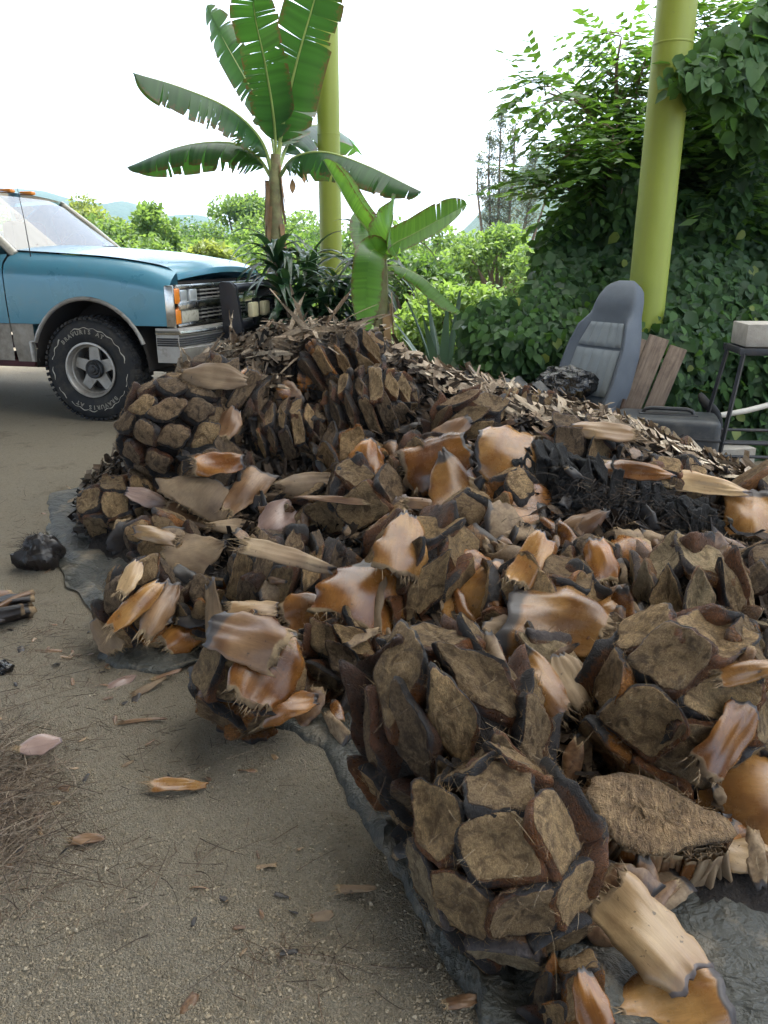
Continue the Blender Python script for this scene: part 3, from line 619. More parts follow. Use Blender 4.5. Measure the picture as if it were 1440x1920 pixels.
# hearts sliced open: a flat fibrous cut face with a fringe of folded leaf layers
def slab_mesh(seed, w, h, th, n=9):
    r = random.Random(seed); V = []; Z = []; Fc = []; ph = r.uniform(0, 6)
    for s in (0, 1):
        for i in range(n):
            for j in range(4):
                u = i / (n - 1); v = j / 3
                y = -h * u; x = (v - .5) * w * (.6 + .5 * u); z = (s - .5) * th * (1 - .6 * u) + .12 * h * math.sin(2.4 * u + ph) + .05 * w * math.sin(5 * v + ph)
                V.append((x, y + .1 * h * math.sin(4 * v + ph) * u, z)); Z.append((max(0, u - .8) * 4, max(0, .15 - u) * 6, u))
    m_ = n * 4
    for i in range(n - 1):
        for j in range(3):
            a = i * 4 + j; Fc += [(a, a + 1, a + 5, a + 4), (m_ + a, m_ + a + 4, m_ + a + 5, m_ + a + 1)]
        Fc += [(i * 4, i * 4 + 4, m_ + i * 4 + 4, m_ + i * 4), (i * 4 + 3, m_ + i * 4 + 3, m_ + i * 4 + 7, i * 4 + 7)]
    Fc += [(m_ - 4 + j, m_ - 3 + j, 2 * m_ - 3 + j, 2 * m_ - 4 + j) for j in range(3)]
    return mesh('leaf_layer', V, Fc, M['leaf_brown'], True, {'zone': Z})
LAY = [slab_mesh(k, rr.uniform(.035, .06), rr.uniform(.10, .14), rr.uniform(.010, .018)) for k in range(8)]
def cut_heart(px, py, rx_px, ry_px, ang, facing, depth, n, styles, label, sink=.5, lay=1.):
    """flat elliptic cut face (long axis at image angle ang, facing vector in world) with layers hanging behind it"""
    p, _ = hit(px, py, 0, False, .10); p = p - ray(px, py).normalized() * .09; t_ = (p - CAMV).dot(IMF); a = rx_px * t_ / F; b = ry_px * t_ / F
    Z_ = Vector(facing).normalized(); A = math.radians(ang); X_ = IMR * math.cos(A) + IMU * math.sin(A); X_ = (X_ - Z_ * X_.dot(Z_)).normalized(); Y_ = Z_.cross(X_)
    rot = orient(X_, Y_, Z_).to_quaternion(); r = random.Random(int(px))
    root = empty('sliced_agave_heart', p - Vector((0, 0, b * .6))); tag(root, label, 'agave heart', 'roasted agave hearts heaped on the tarp')
    V = []; Zn = []; Fc = []; n_ = 40
    for q, (k, z, zc) in enumerate([(.45, -depth * .9, 0), (.70, -depth * .4, .4), (.95, -.016, .9), (1.0, 0, 1), (.86, .004, 1), (.66, .002, 1), (.44, -.003, 1), (.2, -.004, 1)]):
        for i in range(n_):
            an = 2 * math.pi * i / n_; kk = k * (1 + .09 * math.sin(3 * an + 1.2) + .06 * math.cos(4 * an + .4) + .03 * math.sin(11 * an + py) + (.03 * r.random() if q > 1 else 0))
            V.append((a * kk * math.cos(an), b * kk * math.sin(an), z + .007 * (r.random() - .5) * (q > 2) + .012 * math.sin(an * 2 + px) * k)); Zn.append((0, zc, 0))
    for q in range(7):
        for i in range(n_): Fc.append((q * n_ + i, q * n_ + (i + 1) % n_, (q + 1) * n_ + (i + 1) % n_, (q + 1) * n_ + i))
    Fc.append(tuple(7 * n_ + i for i in range(n_)))
    for _ in range(240):                                      # torn fibres on the rim
        an = r.uniform(0, 6.28); k = r.uniform(.7, 1.02); q = Vector((a * k * math.cos(an), b * k * math.sin(an), 0)); d = Vector((math.cos(an) + r.uniform(-.8, .8), math.sin(an) + r.uniform(-.8, .8), r.uniform(-.8, .5))).normalized() * r.uniform(.01, .035); sd = d.cross(Vector((0, 0, 1))).normalized() * .0008
        bb = len(V); V += [tuple(q - sd), tuple(q + sd), tuple(q + d)]; Zn += [(0, 1, 0)] * 3; Fc.append((bb, bb + 1, bb + 2))
    o = link('cut_face', mesh('cut_face', V, Fc, M[styles[0]], True, {'zone': Zn}), root, p - root.location); o.rotation_mode = 'QUATERNION'; o.rotation_quaternion = rot
    for i in range(n):
        an = 2 * math.pi * (i + r.uniform(-.3, .3)) / n; ring = r.choice((0, 0, 1)); k = 1.0 - .13 * ring
        q = X_ * (a * k * math.cos(an)) + Y_ * (b * k * math.sin(an)) - Z_ * (.01 + .02 * ring)
        out = (X_ * math.cos(an) / a + Y_ * math.sin(an) / b).normalized(); dn = (-Z_ * 1.0 + out * r.uniform(.05, .35)).normalized()
        P = p + q
        if P.z < -.02 or out.dot((CAMV - P).normalized()) < -.55: continue
        tang = dn.cross(out).normalized(); yy = -dn; zz = out - dn * out.dot(dn); zz.normalize(); xx = yy.cross(zz)
        if r.random() < .4: xx, zz = zz, -xx                 # seen edge-on or flat
        l = link('leaf_layer', r.choice(LAY), root, q + p - root.location); l.rotation_mode = 'QUATERNION'; l.rotation_quaternion = orient(xx, yy, zz).to_quaternion()
        s = lay * r.uniform(.8, 1.25); l.scale = (s, s * depth / .12, s); setmat(l, r.choice(styles[1:]))
    ELL.append((p - Z_ * depth * .4, Z_, depth * .7, min(a, b)))
    return root
cut_heart(1228, 1525, 128, 74, -20, (.05, -.34, .94), .17, 92, ('heart_dark', 'leaf_brown', 'leaf_dry', 'leaf_amber', 'leaf_dry'), 'sliced agave heart with flat brown cut face and fringe of layers at lower right', lay=.8)

# ------------------------------------------------------------------ loose leaf pieces, each with its own shape
PR = {'spade': (.75, 1., 1., .9, .55), 'blade': (.9, 1., .9, .75, .35), 'slab': (.92, 1., 1., .98, .8), 'point': (.6, 1., .95, .6, .12), 'fan': (.45, .7, .95, 1.1, 1.1), 'bulb': (.55, .9, 1., .85, .5)}
LN = [0]
def loose(px, py, Lpx, Wpx, ang, m, prof, label, arc=1.3, bend=.5, twist=.2, roll=0., pitch=0., thick=.16, tip=.22, fray=.1, lift=.0, group=None, curl=0., name='agave_leaf_piece', ground=False):
    LN[0] += 1; p, on = hit(px, py, .03, True, .012); t_ = (p - CAMV).dot(IMF); L = Lpx * t_ / F; W = Wpx * t_ / F; d = ray(px, py).normalized()
    me = leaf_shell_mesh(LN[0] * 7 + 1, L, W, arc, bend, twist, thick * W, PR[prof], fray, tip, curlend=curl); me.materials[0] = M[m]
    up = Vector((0, 0, 1)); n = (-d * .75 + up * .55).normalized() if not ground else (up * .9 - d * .25).normalized()
    A = math.radians(ang); Y = IMR * math.cos(A) + IMU * math.sin(A); Y = (Y - n * Y.dot(n)).normalized(); X = Y.cross(n)
    rot = orient(X, Y, n) @ Matrix.Rotation(math.radians(pitch), 3, 'X') @ Matrix.Rotation(math.radians(roll), 3, 'Y')
    o = link(name, me); o.location = p - d * (W * .12 + lift) if not ground else p + Vector((0, 0, W * .25 + lift)); o.rotation_mode = 'QUATERNION'; o.rotation_quaternion = rot.to_quaternion()
    tag(o, label, 'leaf piece', group or 'loose agave leaf pieces on the pile'); return o
loose(898, 1118, 170, 118, 68, 'leaf_caramel', 'bulb', 'big smooth caramel bulb shaped leaf piece in the middle of the front hearts', 1.9, .5, .1, 0, 0, .3, .12, lift=.05)
loose(862, 1150, 120, 44, 102, 'leaf_amber', 'blade', 'thin amber leaf layer along the left side of the big caramel bulb', 1.2, .5, .2, -35, 0, .1, .1, lift=.05)
loose(1045, 1150, 190, 165, 160, 'leaf_caramel', 'fan', 'wide golden fan shaped leaf piece with dark grey outer edge', 1.2, .5, .2, 10, 0, .18, .3, lift=.05)
loose(1140, 1145, 90, 62, 25, 'leaf_caramel', 'slab', 'short orange leaf stub at the right side of the golden fan', 1.1, .3, .1, 0, 0, .3, .1, lift=.04)
loose(955, 1185, 95, 80, 150, 'leaf_dry', 'spade', 'pale frayed leaf stub at the left foot of the golden fan', 1.2, .4, .2, 0, 0, .3, .1, lift=.06)
loose(725, 985, 150, 66, 72, 'leaf_buff', 'bulb', 'tall buff leaf piece standing smooth side out left of the diamond leaf bases', 1.8, .4, .1, -20, 0, .3, .2, lift=.05)
loose(868, 905, 150, 56, 118, 'leaf_caramel', 'point', 'pointed leaf piece standing upright with its hollow side showing', -1.3, -.5, .5, 20, 0, .12, .25, lift=.08)
loose(905, 925, 120, 60, 130, 'leaf_buff', 'blade', 'shiny cream leaf piece behind the upright pointed one', 1.5, .7, .3, 15, 0, .2, .15, lift=.02)
loose(815, 860, 130, 50, 14, 'leaf_amber', 'slab', 'tipped amber leaf piece with a straight cut rim on the middle of the pile', -1.0, .3, .1, 0, 20, .14, .1, lift=.05)
loose(955, 845, 120, 46, 172, 'leaf_caramel', 'slab', 'long glossy caramel leaf piece lying level above the charred hollow', -1.3, .4, .1, 0, 10, .2, .1, lift=.05)
loose(845, 805, 90, 42, 40, 'leaf_brown', 'spade', 'small brown spade shaped leaf piece below the dry ridge', 1.3, .4, .1, 0, 0, .25, .2, lift=.05)
loose(690, 860, 88, 66, 80, 'leaf_amber', 'spade', 'small bright orange leaf piece under the tall ridged heart', 1.4, .4, .1, 10, 0, .25, .12, lift=.05)
loose(520, 968, 82, 70, 55, 'leaf_mauve', 'bulb', 'pale mauve shiny leaf piece beside the fuzzy tan heart', 1.8, .5, .1, 0, 0, .3, .05, lift=.06)
loose(585, 900, 120, 44, 12, 'leaf_dry', 'point', 'pale dry leaf piece lying level above the mauve leaf', 1.2, .3, .2, 0, 0, .25, .05, lift=.05)
loose(620, 935, 130, 14, 176, 'leaf_brown', 'blade', 'straight reddish brown leaf stick lying above the fuzzy tan heart', .8, .1, .1, 0, 0, .4, 0, lift=.06)
loose(820, 945, 120, 22, -8, 'leaf_brown', 'blade', 'narrow brown leaf strip pointing right below the tipped amber leaf', 1., .2, .3, 0, 0, .2, .05, lift=.06)
loose(1015, 930, 110, 50, 115, 'leaf_amber', 'point', 'dark red folded leaf piece at the left mouth of the charred hollow', -1.6, .7, .3, 30, 0, .1, .3, lift=.04)
loose(1085, 985, 110, 46, 25, 'leaf_brown', 'spade', 'brown leaf piece jutting up right below the charred hollow', 1.2, .4, .2, 0, 15, .2, .1, lift=.06)
loose(995, 1045, 115, 54, 65, 'leaf_caramel', 'slab', 'upright orange leaf piece leaning behind the golden fan', 1.1, .3, .2, 0, 0, .2, .05, lift=.05)
loose(1125, 1045, 90, 60, 100, 'leaf_amber', 'spade', 'reddish leaf piece under the small fuzzy heart', 1.3, .4, .1, 0, 0, .2, .1, lift=.04)
loose(700, 1110, 140, 62, 80, 'leaf_amber', 'blade', 'dark amber folded leaf piece at the left of the diamond leaf bases', -1.5, .4, .2, 25, 0, .1, .2, lift=.06)
loose(690, 1130, 120, 66, 95, 'leaf_dry', 'fan', 'pale crumbly fibre slab left of the dark amber fold', .8, .3, .2, -25, 0, .35, .1, lift=.07)
loose(765, 1015, 130, 40, 85, 'leaf_caramel', 'blade', 'slim caramel leaf piece between the buff leaf and diamond leaf bases', -1.3, .5, .3, 30, 0, .1, .1, lift=.05)
loose(505, 1245, 150, 120, 68, 'leaf_amber', 'spade', 'glossy orange leaf fold on the front left heart', 1.5, .5, .2, 10, 0, .15, .1, lift=.07)
loose(455, 1185, 160, 100, 150, 'leaf_brown', 'slab', 'grey brown leaf cap capping the front left heart', 1.4, .5, .1, 0, -20, .2, .3, lift=.09)
loose(395, 1160, 160, 46, 95, 'leaf_dry', 'slab', 'upright weathered leaf slab at the left of the front left heart', 1., .2, .1, -50, 0, .2, .1, lift=.06)
loose(475, 1140, 90, 36, 5, 'leaf_buff', 'slab', 'short pale yellow leaf strip above the front left heart', 1., .4, .1, 0, 0, .2, .05, lift=.11)
loose(540, 1320, 110, 60, 20, 'leaf_amber', 'blade', 'amber leaf layers fanning out at the right foot of the front left heart', 1.2, .3, .2, 0, 0, .2, .1, lift=.03)
loose(590, 1140, 120, 76, 15, 'leaf_amber', 'spade', 'reddish brown leaf piece with torn tan flap on the blocky dark heart', 1.2, .3, .2, 0, 0, .2, .1, lift=.08)
loose(540, 1040, 170, 40, -18, 'leaf_dry', 'blade', 'long dry fibrous leaf piece along the top of the blocky dark heart', 1.3, .3, .2, 0, 0, .3, .05, lift=.08)
loose(1010, 1275, 150, 78, 118, 'leaf_caramel', 'spade', 'pale caramel leaf piece with grey burnt middle beside the narrow heart', 1.5, .4, .1, -10, 0, .25, .35, lift=.06)
loose(1075, 1270, 110, 60, 110, 'leaf_dry', 'spade', 'dry tan leaf piece right of the grey burnt caramel one', 1.3, .4, .1, 15, 0, .25, .1, lift=.06)
loose(1385, 1495, 190, 100, -22, 'leaf_caramel', 'slab', 'large curved glossy caramel leaf at the lower right picture edge', -1.4, .7, .3, 0, 10, .15, .1, lift=.07)
loose(1395, 1600, 110, 66, -25, 'leaf_buff', 'spade', 'small dull pink brown leaf piece below the large curved glossy leaf', 1.2, .3, .2, 0, 0, .25, .1, lift=.02)
loose(1215, 1745, 190, 118, -58, 'leaf_buff', 'slab', 'flat pale buff leaf slab leaning below the sliced heart', 1.1, .25, .05, 0, 0, .14, .08, lift=.10)
loose(1255, 1865, 200, 130, 12, 'leaf_caramel', 'fan', 'wide glossy brown leaf piece with a torn ridge at the bottom edge', 1.6, .5, .2, 0, 0, .2, .15, lift=.05)
loose(1110, 1880, 120, 66, 100, 'leaf_amber', 'bulb', 'reddish leaf segment on the broken heart at the bottom edge', 1.7, .5, .1, 0, 0, .25, .15, lift=.05)
loose(1375, 1385, 160, 80, 62, 'leaf_amber', 'slab', 'orange leaf flank wrapping the right side of the dark rimmed square heart', 1.3, .5, .1, 40, 0, .15, .1, lift=.03)
loose(1405, 960, 110, 84, 85, 'leaf_caramel', 'slab', 'shiny caramel leaf piece with dark top at the right edge of the pile', 1.2, .4, .1, 0, 0, .2, .3, lift=.06)
loose(1410, 1255, 120, 44, 5, 'leaf_caramel', 'blade', 'level caramel leaf piece at the right edge under the layered heart', 1.1, .3, .1, 0, 0, .2, .05, lift=.05)
loose(300, 1135, 120, 52, 70, 'leaf_brown', 'bulb', 'plump glossy dark brown leaf segment at the left edge of the tarp', 1.9, .4, .1, 0, 0, .3, .1, lift=.05)
loose(255, 1130, 130, 44, 55, 'leaf_caramel', 'bulb', 'plump orange leaf segment at the left edge of the tarp', 1.8, .4, .1, 0, 0, .3, .1, lift=.05)
loose(245, 1080, 70, 34, 70, 'leaf_buff', 'spade', 'small pink leaf piece standing up at the left edge of the tarp', 1.2, .4, .1, 0, 0, .2, .05, lift=.06)
loose(200, 1185, 80, 50, 120, 'leaf_dry', 'spade', 'small dry split leaf piece on the sand at the tarp corner', 1.3, .5, .2, 0, 0, .2, .05, lift=.02)
loose(350, 1185, 90, 60, 40, 'leaf_amber', 'spade', 'small red brown leaf piece left of the front left heart', 1.3, .5, .2, 0, 0, .2, .05, lift=.03)
loose(275, 930, 80, 36, 165, 'leaf_mauve', 'bulb', 'glossy mauve brown leaf piece at the far left of the pile', 1.7, .4, .1, 0, 0, .3, .05, lift=.05)
loose(290, 1000, 80, 34, 170, 'leaf_buff', 'spade', 'pale pink leaf piece lying above the small caramel heart', 1.2, .5, .1, 0, 0, .2, .05, lift=.06)
loose(365, 1035, 115, 38, 20, 'leaf_dry', 'point', 'dry boat shaped leaf piece right of the small caramel heart', -1.4, -.4, .2, 0, 10, .15, .05, lift=.06)
loose(360, 965, 100, 40, -20, 'leaf_brown', 'spade', 'brown leaf piece in the dark gap below the bead scaled heart', 1.2, .4, .2, 0, 0, .2, .1, lift=.05)
loose(450, 985, 100, 30, 5, 'leaf_dry', 'point', 'thin dry leaf piece bridging the black gap left of the mauve leaf', 1.1, .3, .5, 0, 0, .2, .05, lift=.06)
loose(410, 865, 90, 52, 12, 'leaf_amber', 'spade', 'dark red leaf piece with pale torn skin on the dark red brown heart', 1.4, .3, .1, 0, 0, .2, .1, lift=.05)
loose(460, 915, 110, 60, 60, 'leaf_brown', 'fan', 'crumpled brown leaf piece beside the dark red brown heart', 1.3, .4, .3, 0, 0, .2, .1, lift=.05)
loose(375, 920, 80, 56, 60, 'leaf_dry', 'spade', 'curled tan leaf piece between the far left hearts', -1.3, .4, .3, 0, 0, .2, .1, lift=.05)
loose(400, 700, 120, 54, -10, 'leaf_dry', 'spade', 'pale dry leaf hood over the dark ridged heart near the truck', 1.6, .8, .2, 0, 10, .08, 0, lift=.08)
loose(430, 790, 66, 44, 75, 'leaf_brown', 'bulb', 'small tan leaf stub in the dark hollow near the truck', 1.5, .3, .1, 0, 0, .3, .1, lift=.05)
loose(1130, 805, 120, 40, 165, 'leaf_buff', 'spade', 'grey papery leaf piece on the lower edge of the dry scraps', 1.3, .4, .2, 0, 0, .15, .15, lift=.05)
loose(1195, 880, 130, 40, -18, 'leaf_amber', 'blade', 'reddish leaf piece lying along the rim above the charred hollow', 1.2, .3, .1, 0, 0, .2, .05, lift=.05)
loose(1320, 905, 150, 44, -24, 'leaf_buff', 'blade', 'whitish split leaf piece along the edge of the dry scraps', 1.1, .2, .2, 0, 0, .12, .02, lift=.05)

# small pieces that fill the gaps; nothing tells them apart
PILE_PX = [(165, 960), (235, 840), (300, 745), (420, 690), (700, 690), (860, 760), (1000, 800), (1130, 810), (1250, 870), (1440, 930), (1440, 1640), (1330, 1620), (1130, 1760), (870, 1720), (760, 1600), (680, 1450), (600, 1330), (380, 1330), (340, 1210), (180, 1190), (230, 1060)]
GM = [leaf_shell_mesh(900 + k, 1., rr.uniform(.34, .62), rr.uniform(1.0, 1.8) * rr.choice((1, 1, -1)), rr.uniform(.2, .8), rr.uniform(-.5, .5), rr.uniform(.05, .13), PR[rr.choice(list(PR))], .12, .25, 10, 8) for k in range(16)]
r = random.Random(77); cnt = 0; tries = 0
while cnt < 130 and tries < 3000:
    tries += 1; px, py = r.uniform(160, 1440), r.uniform(690, 1760)
    if not inside(np.array([px]), np.array([py]), PILE_PX)[0]: continue
    p, on = hit(px, py, .04, True, .02)
    if on and (r.random() < .92 or py > 1250): continue
    d = ray(px, py).normalized(); n = (-d + Vector((r.gauss(0, .5), r.gauss(0, .4), .5 + r.gauss(0, .4)))).normalized(); Y = n.cross(Vector((r.gauss(0, 1), r.gauss(0, 1), r.gauss(0, 1)))).normalized(); X = Y.cross(n)
    o = link('agave_leaf_fragment', r.choice(GM)); L = r.uniform(.06, .14) * (.8 if on else 1); o.scale = (L, L, L); o.rotation_mode = 'QUATERNION'; o.rotation_quaternion = orient(X, Y, n).to_quaternion(); o.location = p - d * (.01 if on else .03)
    dark = 880 < py < 1000 and 1000 < px < 1320 or (430 < px < 520 and py < 1000)
    mt = 'leaf_char' if dark and r.random() < .85 else r.choice(('leaf_brown', 'leaf_brown', 'leaf_brown', 'leaf_dry', 'leaf_dry', 'leaf_amber', 'leaf_char')); setmat(o, mt)
    near = min(HC, key=lambda h: (h[0] - p).length)[1]
    tag(o, 'small ' + {'leaf_brown': 'brown', 'leaf_dry': 'dry tan', 'leaf_amber': 'reddish', 'leaf_caramel': 'caramel', 'leaf_char': 'black charred'}[mt] + ' leaf fragment wedged beside ' + near, 'leaf fragment', 'leaf fragments wedged between the hearts'); cnt += 1
# ------------------------------------------------------------------ pickup truck (x forward, y left, z up; origin under the front axle)
t = NT('truck_blue'); c = t.coord(rnd=False); n1 = t.noise(c, 3, 5, .6); n2 = t.noise(c, 40, 4, .7)
col = t.mix(n1, (.058, .215, .315), (.092, .28, .38)); col = t.mix(t.mr(t.noise(c, 6, 6, .7), .56, .75, 0, .35), col, (.16, .20, .20)); col = t.mix(t.mr(n2, .62, .75, 0, .3), col, (.14, .15, .14))
M['blue'] = t.bsdf(col, t.mr(n1, .3, .7, .24, .38), 0.15, .5, coat=.5, coat_r=.12)
t = NT('truck_lower_paint'); c = t.coord(rnd=False); n1 = t.noise(c, 9, 6, .7)
M['lower'] = t.bsdf(t.ramp(n1, [(.3, (.15, .125, .095)), (.55, (.28, .255, .215)), (.75, (.33, .31, .275))]), .55)
plain('chrome', (.60, .60, .58), .22, 1., .12, 14, dirt=((.25, .22, .18), 18, .5, .6)); plain('dull_metal', (.36, .345, .32), .42, .6, .15, 10, dirt=((.14, .11, .085), 12, .52, .7))
plain('rubber', (.022, .023, .025), .75, 0, .25, 20, .3, .3, dirt=((.10, .085, .065), 7, .5, .5)); plain('black_plastic', (.025, .026, .028), .5, 0, .25, 10, .1)
plain('bar_black', (.010, .011, .016), .35, .2, .2, 10, coat=.2); plain('under_dark', (.03, .026, .024), .9, 0, .3, 8); plain('maroon', (.07, .018, .022), .7)
plain('amber_lens', (.72, .22, .02), .18, 0, .08, 30, coat=.6); plain('lens_dull', (.42, .40, .33), .3, 0, .08, 30, coat=.4); plain('lens_clear', (.55, .58, .58), .12, .4, .1, 10, coat=.6)
plain('lamp_yellow', (.62, .56, .36), .35, 0, .06); plain('seat_cloth_dark', (.06, .065, .07), .9); plain('white_mark', (.50, .47, .40), .8, 0, .15, 30)
t = NT('windshield_glass'); b = t.n('ShaderNodeBsdfPrincipled'); b.inputs['Base Color'].default_value = (.75, .85, .8, 1); b.inputs['Roughness'].default_value = .03; b.inputs['Transmission Weight'].default_value = 1.; b.inputs['IOR'].default_value = 1.5
gl = t.n('ShaderNodeBsdfGlossy'); gl.inputs['Roughness'].default_value = .02; tr = t.n('ShaderNodeBsdfTransparent'); tr.inputs[0].default_value = (.55, .66, .62, 1); fr = t.n('ShaderNodeFresnel'); fr.inputs[0].default_value = 2.6
mx = t.n('ShaderNodeMixShader'); t.l(fr.outputs[0], mx.inputs[0]); t.l(tr.outputs[0], mx.inputs[1]); t.l(gl.outputs[0], mx.inputs[2]); t.l(mx.outputs[0], t.o.inputs[0]); M['glass'] = t.m
t.t.nodes.remove(b)
truck = empty('pickup_truck', (-2.014, 6.843, 0), (0, 0, math.radians(-13.1))); truck.scale = (.976,) * 3; tag(truck, 'old two tone blue and tan pickup truck with black bull bar', 'truck')
HW = .95
def ztop(x): return 1.275 - .075 * ((x + .68) / 1.36) - .06 * max(0, (x + .1) / .8) ** 2.2       # fender / hood seam height
def hoodz(x, y):
    e = ztop(x); return e + .05 * (1 - (y / .80) ** 2) + .012 - .04 * max(0, (x - .56) / .14) ** 3
def zarch(x, s=0.):
    ra = .50 + s
    return .40 + math.sqrt(max(0, ra * ra - x * x)) * (1.06) if abs(x) < ra else None
for sgn in (-1, 1):
    P = []
    xs = sorted(set([-.68, -.6, -.55] + [.4998 * math.cos(math.pi * k / 22) for k in range(23)] + [.53, .58, .63, .67, .70]))
    for x in xs:
        zb = zarch(x); zb = .74 if zb is None else max(zb, .74 if abs(x) > .36 else zb); zt = ztop(x); row = []
        for k in range(13):
            f = k / 12; z = zb + (zt - zb) * f; h = zt - z
            y = HW - .012 * ((z - .95) / .3) ** 2 - .16 * max(0, 1 - h / .16) ** 2.4 - (.03 * max(0, (x - .5) / .2) ** 2)
            row.append((x, sgn * y, z + (.0 if f < 1 else 0)))
        row.append((x, sgn * .79, zt - .015)); row.append((x, sgn * .78, zt - .12)); P.append(row)
    MB().grid(P).build('fender', M['blue'], truck)
    cr = MB(); cr.grid([[(x, sgn * (HW + .002 - .16 * max(0, 1 - (ztop(x) - (ztop(x) - .115)) / .16) ** 2.4), ztop(x) - .115 + dz) for dz in (-.005, .0, .005)] for x in xs]); 
    # lower painted panel behind the wheel
    P = []
    for x in (-.68, -.62, -.56, -.515, -.485):
        P.append([(x, sgn * (HW - .01 + (.008 if k in (3,) else 0) - .03 * (1 - k / 6) ** 2), .44 + .297 * k / 6) for k in range(7)])
    MB().grid(P).build('rocker_panel', M['lower'], truck)
    am = MB(); pts = [(-.505, sgn * (HW + .004), .45), (-.51, sgn * (HW + .004), .6)] + [(.505 * math.cos(math.pi * k / 24), sgn * (HW + .004), .40 + .505 * math.sin(math.pi * k / 24) * 1.06) for k in range(21, 2, -1)]
    am.tube(pts, .016, 8).build('arch_trim', M['dull_metal'], truck)
    P = []
    for k in range(25):
        a = math.pi * k / 24; P.append([(.49 * math.cos(a), sgn * yy, .40 + .50 * math.sin(a) * 1.05) for yy in (HW - .005, HW - .15, HW - .42)])
    lin = MB().grid(P); lin.box((0, sgn * .5, .68), (1.0, .03, .5)); lin.build('wheel_well', M['under_dark'], truck)
# hood
P = []
for i in range(22):
    x = -.66 + i / 21 * 1.36; row = []
    for j in range(21):
        y = -.785 + 1.57 * j / 20; xe = x + (.0 if x < .5 else .06 * (1 - (y / .785) ** 2) * (x - .5) / .2)
        row.append((xe, y, hoodz(x, y)))
    P.append(row)
for k in (1, 2): P.append([(p[0] + .004, p[1], p[2] - .022 * k) for p in P[21]])
MB().grid(P).build('hood', M['blue'], truck)
MB().box((.66, 0, 1.0), (.06, 1.5, .12), .01).box((.0, 0, .95), (1.2, 1.5, .04)).build('radiator_gap', M['under_dark'], truck)
# front: chrome surround, lamps, grille
fx = .70
MB().box((fx, 0, 1.02), (.05, 1.72, .035), .008).box((fx, 0, .735), (.05, 1.72, .04), .008).box((fx - .005, -.918, .878), (.07, .03, .315), .008).box((fx - .005, .918, .878), (.07, .03, .315), .008).box((fx, -.808, .878), (.05, .016, .29), .004).box((fx, .808, .878), (.05, .016, .29), .004).box((fx + .012, 0, .882), (.05, 1.70, .062), .010).build('grille_surround', M['chrome'], truck)
MB().box((fx - .05, 0, .878), (.02, 1.7, .27)).build('grille_backing', M['under_dark'], truck)
for sgn in (-1, 1):
    MB().box((fx + .004, sgn * .862, .955), (.055, .085, .112), .010, seg=3).build('turn_signal', M['amber_lens'], truck)
    MB().box((fx + .004, sgn * .862, .805), (.055, .085, .112), .010, seg=3).build('marker_lamp', M['amber_lens'], truck)
    for yy in (.745, .575):
        hl = MB().box((fx + .002, sgn * yy, .955), (.04, .135, .09), .012).build('headlight', M['lens_clear'], truck); MB().box((fx - .012, sgn * yy, .955), (.03, .16, .105), .004).build('bezel', M['black_plastic'], hl)
    MB().box((fx + .004, sgn * .655, .80), (.04, .30, .095), .014).build('lower_lamp', M['lens_dull'], truck)
for zz in (.925, .955, .985, .775, .805, .835): MB().box((fx - .004, 0, zz), (.05, .92, .012), .003).build('grille_bar', M['dull_metal'], truck)
for k in range(9): MB().box((fx - .01, -.44 + k * .11, .88), (.04, .014, .25), .002).build('grille_divider', M['black_plastic'], truck)
# bumper
def bx(y): return .86 - .10 * (abs(y) / .95) ** 3
prof = [(-.05, .725), (.0, .722), (.012, .70), (.012, .675), (-.002, .66), (-.002, .585), (.008, .575), (.0, .52), (-.03, .47), (-.06, .465)]
P = [[(bx(y) + dx, y, z) for dx, z in prof] for y in np.linspace(-.95, .95, 25)]
bm_ = MB().grid(P)
for sgn in (-1, 1): bm_.grid([[(xx, sgn * .953, z) for z in (.725, .66, .585, .47)] for xx in (.575, .63, .7, .765)])
bm_.build('bumper', M['dull_metal'], truck)
rs = MB()
for z in (.648, .632, .616, .600):
    rs.tube([(.585, -.957, z), (.74, -.957, z)] + [(bx(y) + .004, y, z) for y in np.linspace(-.94, .94, 25)] + [(.74, .957, z), (.585, .957, z)], .007, 6)
rs.build('rub_strip', M['black_plastic'], truck)
MB().tube([(.58, -.955, .692), (.745, -.955, .692)] + [(bx(y) + .006, y, .692) for y in np.linspace(-.94, .94, 25)] + [(.745, .955, .692), (.58, .955, .692)], .016, 8).build('bumper_lip', M['chrome'], truck)
# bull bar
bb = empty('bull_bar', (0, 0, 0), parent=truck)
for sgn in (-1, 1):
    poly = [(.87, sgn * .36, .42), (.96, sgn * .36, .40), (1.03, sgn * .36, .48), (1.035, sgn * .36, .70), (1.0, sgn * .36, 1.0), (.955, sgn * .36, 1.045), (.88, sgn * .36, 1.05), (.86, sgn * .36, 1.03), (.875, sgn * .36, .7)]
    MB().prism(poly, (0, sgn * .045, 0)).build('upright_plate', M['bar_black'], bb, smooth=False)
    MB().box((1.03, sgn * .13, .82), (.05, .14, .12), .015).build('fog_lamp', M['lamp_yellow'], bb)
for zz, rad in ((1.0, .034), (.70, .034)): MB().tube([(.965, y, zz) for y in (-.37, -.2, 0, .2, .37)], rad, 14).build('cross_tube', M['bar_black'], bb)
MB().box((1.0, 0, .80), (.03, .10, .22), .01).build('lamp_bracket', M['bar_black'], bb)
